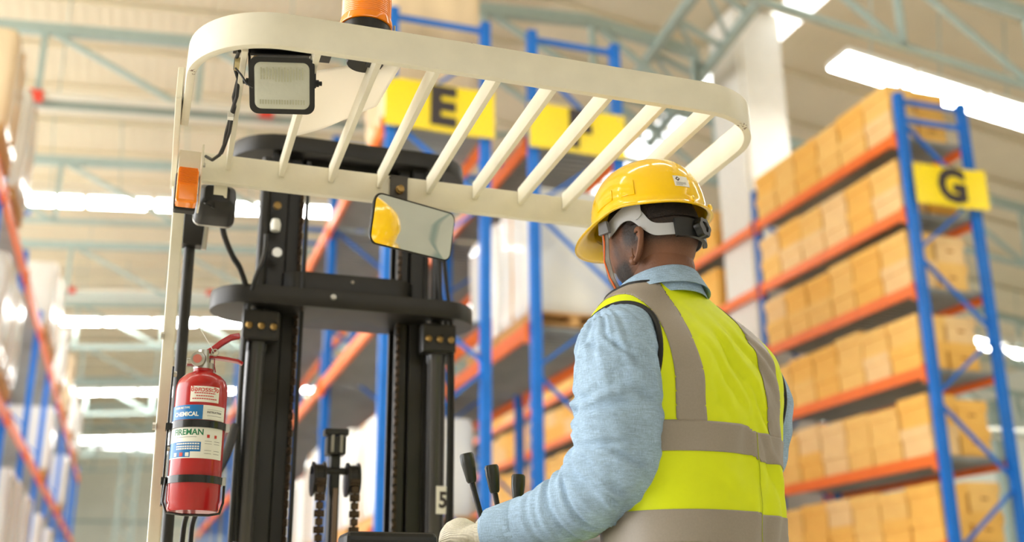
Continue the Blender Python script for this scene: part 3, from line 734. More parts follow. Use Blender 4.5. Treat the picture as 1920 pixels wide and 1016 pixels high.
MB().cyl(V(.118, 2.66, .99), V(.113, 2.66, .89), .006, n=8).build('strut_pin', steel, truck, smooth=40)
# centre chain yoke between the channels
yk = MB().box(V(.519, 3.02, .16), (.026, .05, .6)).box(V(.517, 3.0, .475), (.052, .05, .05)).box(V(.517, 3.0, .512), (.066, .045, .018)).build('chain_yoke', mast_black, truck, bevel=.004)
MB().box(V(.519, 2.99, .1), (.012, .02, .52)).build('yoke_rod', mat('rod_brown', srgb(120, 100, 88), .3, metal=.7), yk)
for dx in (-.012, .012): MB().cyl(V(.517+dx, 2.975, .455), V(.517+dx, 2.975, .502), .005, n=8).build('yoke_stud', steel, yk)
MB().cyl(V(.452, 3.0, .408), V(.588, 3.0, .408), .01, n=10).build('axle', mast_black, yk, smooth=40)
for x in (.4735, .5665):
    wh = MB().lathe([(0, -.017), (.03, -.017), (.047, -.017), (.047, -.012), (.04, -.010), (.04, .010), (.047, .012), (.047, .017), (0, .017)], 28, V(x, 3.0, .385), (1, 0, 0)).build('chain_wheel', mast_black, yk, smooth=30)
    lc = MB().box(V(x, 2.958, .12), (.008, .008, .5)).build('leaf_chain', chain_mat, truck)
    chain('c', x, 2.955, -.12, .40, .027, .021, lc)
tagw = MB().box(V(.812, 2.968, .335), (.034, .002, .075)).build('number_plate', white_plastic, truck, bevel=.0008)
me = text_mesh('5', .06, .0006, .002)
for v in me.vertices: v.co = Vector((.814+v.co.x*.8, 2.9665-v.co.z, H+.333+v.co.y))
link('numeral', me, sign_ink, tagw)
# display, levers, body
dp = MB()
dp.loft([[(x, y, H+z) for x, y, z in ((.375, 2.03, z0), (.55, 2.03, z0), (.55, 2.12, z0), (.375, 2.12, z0))] for z0 in (0, .17)])
ds = dp.build('display', black_rubber, truck, bevel=.016, seg=4)
MB().box(V(.4625, 2.0285, .085), (.145, .003, .125)).build('display_glass', mat('display_glass', srgb(50, 54, 58), .08), ds, bevel=.001)
for i, (top, kb, bot) in enumerate((((874, 850), (885, 905), (903, 970)), ((921, 872), (928, 924), (940, 985)), ((972, 890), (971, 945), (971, 1010)))):
    a, b_, c_ = at(*top, 2.16), at(*kb, 2.16), at(*bot, 2.16)
    lv = MB().cyl(b_, c_+(c_-b_)*1.2, .0055, n=10).build('control_lever', black_rubber, truck, smooth=40)
    d = (b_-a).normalized(); Ln = (b_-a).length
    MB().lathe([(0, 0), (.0125, 0), (.0145, .004), (.0145, Ln*.35), (.0105, Ln*.92), (.008, Ln), (0, Ln)], 18, a, d).build('lever_knob', mat('knob_rubber', srgb(34, 36, 30), .32), lv, smooth=35)
body_m = mat('truck_body_paint', srgb(222, 214, 190), .4, var=.04)
MB().box(V(.62, 2.47, -.55), (1.2, .62, 1.1)).build('chassis', body_m, truck, bevel=.03, seg=3)
MB().box(V(.30, 1.8, -.45), (.56, .62, .9)).build('rear_cowl', body_m, truck, bevel=.05, seg=4)
MB().box(V(.62, 1.82, -1.0), (1.22, .8, .1)).build('platform', mast_black, truck, bevel=.01)
for x, y in ((.1, 1.7), (1.1, 1.7), (.6, 2.6)):
    MB().cyl((x-.06, y, .13), (x+.06, y, .13), .13, n=24).build('wheel', black_rubber, truck, smooth=40)
for x in (.3, .78): MB().box((x, 3.08, .62), (.1, .2, 1.1)).build('mast_foot', mast_black, truck, bevel=.005)
for x in (.3, .78): MB().box((x, 3.7, .1), (.11, 1.2, .05)).build('fork', mast_black, truck, bevel=.005)

# ------------------------------------------------------------------ sheet of paper on the slats
pm = mat('paper_sheet', srgb(252, 249, 242), .7)
nt = pm.node_tree; bs = nt.nodes['Principled BSDF']; tr = nt.nodes.new('ShaderNodeBsdfTranslucent'); tr.inputs[0].default_value = srgb(250, 246, 238)
mx = nt.nodes.new('ShaderNodeMixShader'); mx.inputs[0].default_value = .55
nt.links.new(bs.outputs[0], mx.inputs[1]); nt.links.new(tr.outputs[0], mx.inputs[2]); nt.links.new(mx.outputs[0], nt.nodes['Material Output'].inputs[0])
A_, B_, C_, D_ = Vector((.270, 1.955)), Vector((.428, 1.838)), Vector((.418, 2.085)), Vector((.270, 2.275))
n = 18; vs = []; fs = []
for i in range(n+1):
    for j in range(n+1):
        s, t = i/n, j/n; p = (A_.lerp(B_, s)).lerp(D_.lerp(C_, s), t)
        z = 1.047-.0025*math.sin(math.pi*min(1, s*1.5))*(.4+.6*t)+.0015*math.sin(6*s+3*t)
        if s > .69: z += .02*(s-.69)
        vs.append(V(p.x, p.y, z))
for i in range(n):
    for j in range(n): a = i*(n+1)+j; fs.append((a, a+1, a+n+2, a+n+1))
me = bpy.data.meshes.new('paper_sheet'); me.from_pydata(vs, [], fs)
for p in me.polygons: p.use_smooth = True
paper = tag(link('paper_sheet', me, pm), 'white paper sheet lying bent across the slats beside the work lamp', 'paper')
so = paper.modifiers.new('thick', 'SOLIDIFY'); so.thickness = .0004
# ------------------------------------------------------------------ fire extinguisher
EX, EY, ER = .1175, 2.3, .0515
ext = empty('fire_extinguisher', V(EX, EY, .22), 'red dry chemical fire extinguisher strapped to the cream guard pillar', 'extinguisher')
MB().lathe([(0, .222), (.047, .222), (.050, .226), (.0495, .238), (ER, .242), (ER, .462), (.0505, .474), (.046, .486), (.036, .496), (.022, .503), (.018, .506), (.018, .512), (0, .512)], 40, V(EX, EY, 0)).build('cylinder', red_paint, ext, smooth=40)
MB().lathe([(0, .51), (.021, .51), (.021, .522), (.013, .524), (.013, .55), (0, .551)], 20, V(EX, EY, 0)).build('valve', steel, ext, smooth=35)
MB().lathe([(.0, .500), (.0205, .500), (.0205, .516), (0, .516)], 20, V(EX, EY, 0)).build('neck_ring', red_paint, ext, smooth=35)
g = MB().lathe([(0, 0), (.015, 0), (.016, .004), (.015, .012), (.012, .013), (0, .012)], 22, V(EX-.012, EY-.018, .527), (-.25, -1, -.1)).build('gauge', steel, ext, smooth=35)
gc = Vector(V(EX-.012, EY-.018, .527))+Vector((-.25, -1, -.1)).normalized()*.0132
MB().lathe([(0, 0), (.009, 0), (.009, .0006), (0, .0007)], 20, gc, (-.25, -1, -.1)).build('gauge_face', mat('gauge_red', srgb(190, 110, 96), .3), g)
MB().cyl(V(EX-.034, EY, .524), V(EX-.01, EY, .524), .009, n=12).build('outlet', steel, ext, smooth=40)
def strip(pts, wd, th, up):
    b = MB(); rings = []; P = [Vector(p) for p in pts]; up = Vector(up)
    for i, p in enumerate(P):
        d = (P[min(i+1, len(P)-1)]-P[max(i-1, 0)]).normalized(); sx = up.normalized(); nn = d.cross(sx).normalized()
        ww = wd[i] if isinstance(wd, (list, tuple)) else wd
        rings.append([p-sx*ww/2-nn*th/2, p+sx*ww/2-nn*th/2, p+sx*ww/2+nn*th/2, p-sx*ww/2+nn*th/2])
    return b.loft(rings)
strip([V(EX-.005, EY, .54), V(EX+.014, EY, .552), V(EX+.032, EY, .569), V(EX+.05, EY, .582), V(EX+.068, EY, .587)], [.018, .022, .022, .02, .014], .011, (0, 1, 0)).build('squeeze_lever', red_paint, ext, bevel=.002)
strip([V(EX-.002, EY, .534), V(EX+.02, EY, .537), V(EX+.045, EY, .535), V(EX+.068, EY, .532), V(EX+.078, EY, .527)], [.016, .02, .022, .02, .014], .006, (0, 1, 0)).build('carry_handle', red_paint, ext, bevel=.002)
strip([V(EX+.02, EY, .535), V(EX+.021, EY, .518), V(EX+.024, EY, .506)], .008, .002, (0, 1, 0)).build('handle_tang', red_paint, ext)
ringp = [V(EX+.02+.007*math.cos(a), EY-.012, .545+.007*math.sin(a)) for a in [2*math.pi*k/16 for k in range(17)]]
MB().tube(ringp, .0012, 6).build('safety_pin', steel, ext)
MB().tube([V(EX+.018, EY-.012, .545), V(EX+.004, EY-.014, .566), V(EX-.012, EY-.01, .592)], .0007, 5).build('seal_thread', label_white, ext)
def wrap_patch(a0, a1, z0, z1, off, n=20):
    b = MB(); rings = []
    for i in range(n+1):
        a = math.radians(lerp(a0, a1, i/n)); r0, r1 = ER+off, ER+off+.0004; s, c = math.sin(a), math.cos(a)
        rings.append([V(EX+r0*s, EY-r0*c, z0), V(EX+r1*s, EY-r1*c, z0), V(EX+r1*s, EY-r1*c, z1), V(EX+r0*s, EY-r0*c, z1)])
    return b.loft(rings)
def wrap_text(txt, size, a0, z, off, m, parent, bold=.0, squeeze=1.0, align='LEFT'):
    me = text_mesh(txt, size, .00012, bold, res=2, align=align)
    for v in me.vertices:
        a = math.radians(a0)+v.co.x*squeeze/ER; r = ER+off+v.co.z
        v.co = Vector(V(EX+r*math.sin(a), EY-r*math.cos(a), z+v.co.y))
    link('printed_text', me, m, parent)
w1 = wrap_patch(-27, 38, .4335, .4655, .0002).build('warning_label', label_white, ext, smooth=40)
wrap_text('\u0e02\u0e49\u0e2d\u0e04\u0e27\u0e23\u0e23\u0e30\u0e27\u0e31\u0e07', .0125, 5, .4585, .0007, label_red, w1, .0003, align='CENTER')
for k, (q0, q1) in enumerate(((-18, 28), (-14, 24), (-22, 33))):
    b = MB(); a = q0
    while a < q1:
        b2 = wrap_patch(a, min(a+4, q1), .4505-.0058*k, .4525-.0058*k, .0006, 2); b.add(b2.v, b2.f); a += 5
    b.build('print_line', label_red, w1)
l1 = wrap_patch(-88, 62, .3985, .4275, .0002, 30).build('instruction_label', label_white, ext, smooth=40)
wrap_patch(-88, 3, .3986, .4274, .0005).build('label_panel', label_blue, l1, smooth=40)
wrap_text('CHEMICAL', .0118, -66, .4085, .0011, label_white, l1, .0004, .95)
wrap_text('PRESSURE TYPE', .0056, -66, .4215, .0011, label_white, l1, .0001, .95)
wrap_text('INSTRUCTION', .0056, 12, .4135, .0008, label_ink, l1, .0001, .9)
wrap_patch(12, 50, .4185, .4189, .0006, 6).build('print_line', label_ink, l1); wrap_patch(12, 50, .4065, .4069, .0006, 6).build('print_line', label_ink, l1)
l2 = wrap_patch(-88, 60, .3215, .3825, .0002, 30).build('maker_label', label_white, ext, smooth=40)
wrap_text('FIREMAN', .0165, -62, .3725, .0008, label_green, l2, .0004, .95)
wrap_patch(-55, -6, .3628, .3634, .0006, 8).build('print_line', label_ink, l2)
wrap_patch(-88, 4, .3345, .3535, .0005).build('label_panel', label_blue, l2, smooth=40)
wrap_patch(-88, -18, .3235, .3345, .0005).build('label_panel', label_blue, l2, smooth=40)
for z in (.3485, .343, .3385):
    b = MB(); a = -52
    while a < 0: b2 = wrap_patch(a, a+4.2, z, z+.0028, .0009, 2); b.add(b2.v, b2.f); a += 5.4
    b.build('print_line', label_white, l2)
for a in (-58, -42, -28): wrap_patch(a, a+8, .325, .3325, .0009, 3).build('pictogram', label_red if a == -42 else label_white, l2)
for a, z in ((16, .3625), (34, .3625)): wrap_patch(a, a+6, z, z+.006, .0007, 3).build('pictogram', label_red, l2)
for z in (.3555, .3505, .337, .331):
    for a in (12, 34): wrap_patch(a, a+16, z, z+.0006, .0006, 4).build('print_line', label_ink, l2)
strap_m = mat('strap_black', srgb(24, 24, 24), .25, coat=.3)
def band(z0, z1):
    b = MB(); rings = []
    for i in range(49):
        a = 2*math.pi*i/48; r0, r1 = ER+.0008, ER+.0034
        rings.append([V(EX+r0*math.sin(a), EY-r0*math.cos(a), z0), V(EX+r1*math.sin(a), EY-r1*math.cos(a), z0), V(EX+r1*math.sin(a), EY-r1*math.cos(a), z1), V(EX+r0*math.sin(a), EY-r0*math.cos(a), z1)])
    return b.loft(rings, cap=False)
for z0 in (.3825, .2745):
    st = band(z0, z0+.0145).build('strap', strap_m, ext, smooth=40)
    MB().box(V(EX+ER+.004, EY-.014, z0+.007), (.008, .012, .016)).build('buckle', steel, st, bevel=.001)
    MB().box(V(EX-ER-.006, EY+.006, z0+.007), (.014, .02, .014)).build('strap_anchor', strap_m, st)
MB().box(V(EX-ER-.008, EY+.02, .375), (.004, .03, .28)).build('bracket_plate', strap_m, ext, bevel=.001)
for z in (.50, .348): MB().lathe([(0, 0), (.006, 0), (.006, .006), (0, .007)], 10, V(EX-ER-.006, EY+.012, z), (1, 0, 0)).build('bolt', steel, ext)
MB().tube([V(EX-.056, EY-.01, .285), V(EX-.058, EY-.01, .24), V(EX-.05, EY-.014, .219), V(EX-.02, EY-.03, .214), V(EX+.03, EY-.03, .214), V(EX+.051, EY-.014, .219), V(EX+.057, EY-.012, .24), V(EX+.057, EY-.012, .276)], .0026, 8).build('wire_cradle', strap_m, ext, smooth=50)
# ------------------------------------------------------------------ the driver
AX = Vector((1.01, 1.915, 0)); FD = Vector((-.326, .9455, 0)).normalized(); LD = Vector((-FD.y, FD.x, 0))
def L(l, f, z): return AX+LD*l+FD*f+Vector((0, 0, H+z))
def unL(p):
    q = Vector(p)-AX; return q.dot(LD), q.dot(FD), q.z-H
def remesh(mb, voxel, smooth=4):
    me = mb.mesh('tmp'); o = bpy.data.objects.new('tmp', me)
    m1 = o.modifiers.new('r', 'REMESH'); m1.mode = 'VOXEL'; m1.voxel_size = voxel
    m2 = o.modifiers.new('s', 'SMOOTH'); m2.iterations = smooth; m2.factor = .5
    out = evaluated(o)
    for p in out.polygons: p.use_smooth = True
    return out
def chainloft(mb, rows, n=20):                # rows: point, radius across, radius along second axis
    pts = [Vector(r[0]) for r in rows]; rings = []; prev = None
    for i, r in enumerate(rows):
        d = (pts[min(i+1, len(pts)-1)]-pts[max(i-1, 0)]).normalized()
        a = prev if prev is not None else (Vector((0, 0, 1)) if abs(d.z) < .9 else Vector(FD))
        sx = d.cross(a).normalized(); uy = sx.cross(d).normalized(); prev = uy
        rings.append([pts[i]+sx*r[1]*math.cos(t)+uy*(r[2] if len(r) > 2 else r[1])*math.sin(t) for t in [2*math.pi*k/n for k in range(n)]])
    # rounded ends
    mb.loft(rings)
    for q in (0, -1):
        c = pts[q]; rr = rows[q][1]
        mb.lathe([(0, -rr)]+[(rr*math.cos(math.radians(t)), rr*math.sin(math.radians(t))) for t in range(-75, 90, 25)]+[(0, rr)], 12, c)
skin = mat('skin', srgb(116, 76, 54), .5, var=.12, scale=22, bump=.12, bscale=240)
hair_m = mat('short_hair', srgb(34, 26, 22), .85, var=.3, scale=120, bump=.5, bscale=400)
denim = mat('chambray', srgb(150, 176, 201), .85, var=.10, scale=26, bump=.15, bscale=600)
nt = denim.node_tree; bs = nt.nodes['Principled BSDF']          # woven slub in two directions
tc = nt.nodes.new('ShaderNodeTexCoord'); acc = None
old = bs.inputs['Base Color'].links[0].from_socket
for sc_ in ((60, 60, 900), (900, 900, 60)):
    mp = nt.nodes.new('ShaderNodeMapping'); mp.inputs['Scale'].default_value = sc_; ns = nt.nodes.new('ShaderNodeTexNoise'); ns.inputs['Scale'].default_value = 1
    nt.links.new(tc.outputs['Object'], mp.inputs[0]); nt.links.new(mp.outputs[0], ns.inputs['Vector'])
    mr = nt.nodes.new('ShaderNodeMapRange'); mr.inputs[1].default_value = .3; mr.inputs[2].default_value = .7; mr.inputs[3].default_value = .82; mr.inputs[4].default_value = 1.18
    nt.links.new(ns.outputs['Fac'], mr.inputs[0])
    mm = nt.nodes.new('ShaderNodeVectorMath'); mm.operation = 'SCALE'; nt.links.new(old, mm.inputs[0]); nt.links.new(mr.outputs[0], mm.inputs['Scale']); old = mm.outputs[0]
nt.links.new(old, bs.inputs['Base Color'])
vest_m = mat('hi_vis_yellow', srgb(216, 230, 0), .62, var=.02, scale=30)
refl_m = mat('reflective_tape', srgb(150, 141, 130), .42, var=.04, scale=300, spec=.4)
pipe_m = mat('black_piping', srgb(18, 18, 18), .6)
glove_m = mat('knit_glove', srgb(226, 220, 204), .95, var=.08, scale=200, bump=.6, bscale=500)
wave_bump(glove_m, 110, 'DIAGONAL', .7, .002)
trouser_m = mat('dark_trousers', srgb(46, 50, 60), .8, var=.1)
boot_m = mat('work_boot', srgb(40, 34, 30), .5)

SEC = [(-.30, 0, -.01, .19, .15), (-.15, .0, -.012, .19, .146), (0, .0, -.012, .186, .142), (.17, -.002, -.012, .183, .138), (.3, -.006, -.008, .19, .137), (.38, -.013, -.002, .212, .138),
       (.45, -.017, .0, .232, .134), (.515, -.016, .008, .232, .124), (.565, -.008, .02, .198, .110), (.605, .004, .032, .148, .094), (.638, .010, .04, .104, .082), (.675, .014, .048, .076, .074)]
VC = [((.06, .60), (-.10, .37), .010, .0050), ((.03, .61), (-.055, .36), .009, .0045), ((.00, .60), (-.135, .42), .011, .0050), ((.07, .54), (-.03, .37), .008, .0035), ((-.05, .58), (-.16, .46), .009, .004),
      ((-.03, .47), (-.10, .34), .007, .004), ((-.055, .355), (-.125, .20), .010, .006), ((-.02, .29), (-.06, .21), .012, .003), ((.10, .29), (.02, .22), .012, .003), ((.05, .44), (.02, .36), .009, .003)]
def crease(l, z):
    d = 0
    for (l0, z0), (l1, z1), wd, dp in VC:
        dl, dz = l1-l0, z1-z0; n2 = dl*dl+dz*dz; t = ((l-l0)*dl+(z-z0)*dz)/n2
        if t < -.25 or t > 1.25: continue
        x = ((l-l0)*dz-(z-z0)*dl)/math.sqrt(n2)/wd
        if abs(x) < 4.5: d += dp*math.exp(-((t-.55)/.42)**2)*(math.exp(-((x-1.3)/1.2)**2)-.8*math.exp(-((x+.7)/.9)**2))
    return d
def fold(l, f, z):
    """drape of the vest: creases running from the right shoulder down to the middle of the back, and at the waist"""
    d = 0
    if f < 0: d += crease(l, z)
    if f < .05:
        q = (l*.80+z*.60); s = (-l*.60+z*.80)
        amp = max(0, min(1, (z-.30)/.08))*max(0, min(1, (.58-z)/.06))*max(0, min(1, (.12-l)/.06))
        d += amp*.008*(noise.noise(Vector((q*20, s*4.0, 1.7)))+.35*noise.noise(Vector((q*44, s*7, 5.1))))
        d += .003*noise.noise(Vector((l*9, z*6, 3.0)))
        amp2 = max(0, min(1, (.40-z)/.05))*max(0, min(1, (-l+.03)/.05))
        d += amp2*.009*noise.noise(Vector((l*24+z*9, z*5, 9.0)))
    return d
def torso(u, z, off=0.0, folds=True, ex=2.25):
    cl, cf, a, b = interp(SEC, z)
    c, s = math.cos(u), math.sin(u); p = 2/ex
    l = cl+(a+off)*math.copysign(abs(c)**p, c); f = cf+(b+off)*math.copysign(abs(s)**p, s)
    if folds:
        d = fold(l, f, z); nl, nf = c/a, s/b; k = math.hypot(nl, nf); l += d*nl/k; f += d*nf/k
    return L(l, f, z)
def torso_grid(z0, z1, nz, nu, off, folds=True):
    vs = []; fs = []
    for i in range(nz+1):
        for j in range(nu): vs.append(torso(2*math.pi*j/nu, lerp(z0, z1, i/nz), off, folds))
    for i in range(nz):
        for j in range(nu): k = (j+1) % nu; fs.append((i*nu+j, i*nu+k, (i+1)*nu+k, (i+1)*nu+j))
    return vs, fs
# arms: (l, f, z, r)
ARM_L = [(.095, .004, .515, .060), (.150, -.008, .522, .070), (.186, -.024, .486, .079), (.200, -.033, .42, .082), (.200, -.030, .35, .080), (.195, -.012, .285, .080), (.204, .045, .232, .073), (.226, .105, .205, .063), (.254, .172, .187, .053), (.280, .232, .176, .044)]
ARM_R = [(-.10, .02, .52, .065), (-.175, .01, .515, .074), (-.222, .0, .455, .074), (-.236, .006, .39, .068), (-.234, .03, .32, .062), (-.215, .10, .26, .056), (-.18, .20, .22, .05), (-.14, .29, .21, .042)]
# ---- body: one skin
HC = L(.017, .043, .764)
hh = math.radians(-30); hp = math.radians(-7)
HFw = Vector((math.sin(hh)*math.cos(hp), math.cos(hh)*math.cos(hp), math.sin(hp)))
HL = Vector((0, 0, 1)).cross(HFw).normalized(); HU = HFw.cross(HL)
def HD(F, Lf, U): return HC+HFw*F+HL*Lf+HU*U
mb = MB()
mb.loft([[torso(2*math.pi*j/40, z, -.02, False) for j in range(40)] for z in [-.28+.035*i for i in range(27)]])
for arm in (ARM_L, ARM_R):
    chainloft(mb, [(L(l, f, z), r*.62) for l, f, z, r in arm])
neck = [(L(.004, .02, .58), .085, .08), (L(.010, .036, .64), .072, .070), (HD(-.020, 0, -.075), .064, .064), (HD(-.012, 0, -.02), .064, .064)]
chainloft(mb, neck, 28)
for s in (1, -1):
    chainloft(mb, [(L(.095*s, 0, -.2), .085), (L(.1*s, .01, -.45), .065), (L(.1*s, 0, -.62), .05), (L(.1*s, -.01, -.88), .042)])
    chainloft(mb, [(L(.1*s, -.03, -.915), .03), (L(.1*s, .05, -.925), .03), (L(.1*s, .13, -.93), .026)])
# left hand, closed round a grip
wr_ = L(.280, .232, .176); hd = (L(.316, .318, .160)-wr_).normalized()
hu = Vector((0, 0, 1)); hs = hd.cross(hu).normalized()
def hand(mb, infl):
    chainloft(mb, [(wr_-hd*.02, .029+infl, .024+infl), (wr_+hd*.025, .031+infl, .022+infl), (wr_+hd*.055, .038+infl, .017+infl), (wr_+hd*.085, .040+infl, .015+infl)], 18)
    for i, (off, ln) in enumerate(((.031, .030), (.0105, .034), (-.010, .032), (-.030, .026))):
        b0 = wr_+hd*.082+hs*off
        chainloft(mb, [(b0, .0095+infl), (b0+hd*ln*.9-hu*.006, .009+infl), (b0+hd*(ln*1.15)-hu*.03, .0085+infl), (b0+hd*(ln*.65)-hu*.046, .008+infl)], 10)
    t0 = wr_+hd*.03+hs*.036
    chainloft(mb, [(t0, .012+infl), (t0+hd*.028+hs*.018-hu*.012, .011+infl), (t0+hd*.05+hs*.014-hu*.034, .0095+infl)], 10)
hand(mb, 0)
body_me = remesh(mb, .0085, 3)
# head, with face, joined into the same skin
nu, nv = 72, 56; vs = []; fs = []
def gs(x, s): return math.exp(-(x/s)**2)
def headpt(th, ph, off=0):
    F, Lf, U = math.sin(ph)*math.cos(th), math.sin(ph)*math.sin(th), math.cos(ph)
    a, b, c = .100, .079, (.128 if U > 0 else .128)
    x, y, z = F*a, Lf*b, U*c
    if U < 0:
        t = -U
        y *= 1-.20*t*t; x *= 1-(.30*t*t if F < 0 else .04*t)
        if F > 0: x += .012*gs(t-.85, .25)*F
    if F > 0:
        x += .024*gs(Lf, .13)*gs(U+.20, .13)*F                     # nose
        x += .006*gs(Lf, .5)*gs(U-.10, .10)*F                       # brow
        x -= .007*(gs(Lf-.36, .16)+gs(Lf+.36, .16))*gs(U+.02, .09)*F   # eye sockets
        x += .006*gs(Lf, .25)*gs(U+.47, .07)*F                      # lips
        x += .007*gs(Lf, .3)*gs(U+.82, .14)*F                       # chin
        y *= 1+.03*gs(U+.15, .2)
    else:
        x -= .006*gs(U-.1, .4)*(-F)
        x -= -.0035*gs(U+.33, .05)*(-F)                             # crease at the nape
    n = Vector((F/a, Lf/b, U/c)).normalized()
    return HD(x+n.x*off-.002, y+n.y*off, z+n.z*off+.004)
def headgrid(off):
    vs = []; fs = []
    for i in range(nv+1):
        for j in range(nu): vs.append(headpt(2*math.pi*j/nu, math.pi*(.0005+.999*i/nv), off))
    for i in range(nv):
        for j in range(nu): k = (j+1) % nu; fs.append((i*nu+j, i*nu+k, (i+1)*nu+k, (i+1)*nu+j))
    return vs, fs
full = MB(); full.add([v.co for v in body_me.vertices], [tuple(p.vertices) for p in body_me.polygons])
hv, hf = headgrid(0); full.add(hv, hf)
def ear(mb, s):
    # helix rim, bowl and lobe
    c = HD(-.004, .0775*s, -.034); ez = (HU*.97-HFw*.22).normalized(); ex = (-HFw*.95+HL*s*.30).normalized(); en = ex.cross(ez).normalized()*s
    rings = []
    for k in range(22):
        t = 2*math.pi*k/22; r1, r2 = .0185, .032
        cx = r1*math.cos(t)*(1+.15*math.sin(t)); cz = r2*math.sin(t)
        p = c+ex*(cx+.010)+ez*cz+en*(.004*math.cos(t)); tt = .0052 if math.cos(t) > -.3 else .0036
        rings.append([p+(ex*math.cos(t)+ez*math.sin(t))*tt*math.cos(a)+en*tt*1.25*math.sin(a) for a in [2*math.pi*i/8 for i in range(8)]])
    rings.append(rings[0]); mb.loft(rings, cap=False)
    shell = [[c+ex*(.010+.0185*q*math.cos(t))+ez*.032*q*math.sin(t)+en*(h+.004*q*math.cos(t)) for t in [2*math.pi*i/22 for i in range(22)]] for q, h in ((.02, -.006), (.35, -.005), (.6, .0015), (.72, .002), (.85, -.001), (1.0, .001), (1.02, -.003), (.8, -.010), (.02, -.014))]
    mb.loft(shell, cap=False)
    mb.lathe([(0, -.010), (.007, -.007), (.0095, 0), (.007, .007), (0, .010)], 12, c+ex*.001-ez*.030, HU)
ear(full, 1); ear(full, -1)
pm_ = full.mesh('person', smooth=180)
person = link('person', pm_, skin); tag(person, 'man in yellow hard hat and hi-vis vest driving, seen from behind', 'person')
def child(name, vs, fs, m, parent=None, thick=0, offs=-1):
    me = bpy.data.meshes.new(name); me.from_pydata([tuple(v) for v in vs], [], fs)
    bm = bmesh.new(); bm.from_mesh(me); bmesh.ops.recalc_face_normals(bm, faces=bm.faces); bm.to_mesh(me); bm.free()
    for p in me.polygons: p.use_smooth = True
    o = link(name, me, m, parent or person)
    if thick: so = o.modifiers.new('thick', 'SOLIDIFY'); so.thickness = thick; so.offset = offs
    return o
def unHD(p):
    q = Vector(p)-HC; return q.dot(HFw), q.dot(HL), q.dot(HU)
# hair and beard
def ss(x, a, b): t = max(0, min(1, (x-a)/(b-a))); return t*t*(3-2*t)
ha = pm_.attributes.new('hair', 'FLOAT', 'POINT')
for i, v in enumerate(pm_.vertices):
    F, l_, U = unHD(v.co)
    if abs(F) > .15 or abs(l_) > .082 or U < -.145: continue
    back = ss(U, -.068, -.015)*(1-ss(F, .012, .03)) if F < .03 else 0
    side = .62*ss(F, .004, .02)*(1-ss(F, .045, .065))*ss(U, -.10, -.08)*(1-ss(U, .05, .06)) if abs(l_) > .03 else 0
    jaw = 1.0*ss(F, .004, .03)*(1-ss(U, -.058, -.030))
    ha.data[i].value = max(back, side, jaw)
nt = skin.node_tree; bs = nt.nodes['Principled BSDF']; src_ = bs.inputs['Base Color'].links[0].from_socket
at_ = nt.nodes.new('ShaderNodeAttribute'); at_.attribute_name = 'hair'
nz = nt.nodes.new('ShaderNodeTexNoise'); nz.inputs['Scale'].default_value = 420; nz.inputs['Detail'].default_value = 2
ma = nt.nodes.new('ShaderNodeMath'); ma.operation = 'MULTIPLY_ADD'; ma.inputs[1].default_value = 1.1; ma.inputs[2].default_value = -.55
nt.links.new(nz.outputs['Fac'], ma.inputs[0])
m2 = nt.nodes.new('ShaderNodeMath'); m2.operation = 'ADD'; nt.links.new(at_.outputs['Fac'], m2.inputs[0]); nt.links.new(ma.outputs[0], m2.inputs[1])
m3 = nt.nodes.new('ShaderNodeMath'); m3.operation = 'MULTIPLY'; m3.use_clamp = True; nt.links.new(m2.outputs[0], m3.inputs[0]); nt.links.new(at_.outputs['Fac'], m3.inputs[1])
mc_ = nt.nodes.new('ShaderNodeMix'); mc_.data_type = 'RGBA'; mc_.inputs['B'].default_value = srgb(28, 20, 17)
nt.links.new(m3.outputs[0], mc_.inputs['Factor']); nt.links.new(src_, mc_.inputs['A']); nt.links.new(mc_.outputs['Result'], bs.inputs['Base Color'])
gv, gf = headgrid(.0036); hv2, hf2 = cut(gv, gf, lambda p: unHD(p)[2]-(.012 if unHD(p)[0] < .0 else lerp(.012, .05, min(1, unHD(p)[0]/.02)))); child('hair', hv2, hf2, hair_m)
eye_w = mat('eye_white', srgb(220, 215, 205), .2); eye_d = mat('eye_iris', srgb(30, 20, 15), .1)
for s in (1, -1):
    e_ = MB().lathe([(0, -.011)]+[(.011*math.cos(math.radians(t)), .011*math.sin(math.radians(t))) for t in range(-75, 90, 15)]+[(0, .011)], 16, HD(.079, .031*s, .0), HFw).build('eye', eye_w, person, smooth=60)
    MB().lathe([(0, .0), (.005, .0), (.004, .0012), (0, .0016)], 14, HD(.0895, .031*s, .0), HFw).build('iris', eye_d, e_)

# ---- shirt
mb = MB()
mb.loft([[torso(2*math.pi*j/48, z, -.010, False) for j in range(48)] for z in [-.22+.03*i for i in range(30)]])
def sleeve(mb, arm, k):
    P = [Vector(L(l, f, z)) for l, f, z, r in arm]; R = [r for *_, r in arm]; rows = []
    for i in range(len(P)-1):
        p0, p1, p2, p3 = P[max(i-1, 0)], P[i], P[i+1], P[min(i+2, len(P)-1)]
        for q in range(5):
            t = q/5; rows.append((.5*((2*p1)+(-p0+p2)*t+(2*p0-5*p1+4*p2-p3)*t*t+(-p0+3*p1-3*p2+p3)*t**3), lerp(R[i], R[i+1], t)))
    rows.append((P[-1], R[-1]))
    chainloft(mb, [(p, r*k) for p, r in rows], 28)
sleeve(mb, ARM_L, 1.0); sleeve(mb, ARM_R, 1.0)
sh = remesh(mb, .0048, 3)
armpts = [Vector(L(l, f, z)) for l, f, z, r in ARM_L]
def along(p):
    best = (9, 0)
    s = 0
    for a, b in zip(armpts, armpts[1:]):
        d = b-a; t = max(0, min(1, (p-a).dot(d)/d.length_squared)); q = a+d*t; dist = (p-q).length
        if dist < best[0]: best = (dist, s+d.length*t)
        s += d.length
    return best
crng = random.Random(5); CREASE = []
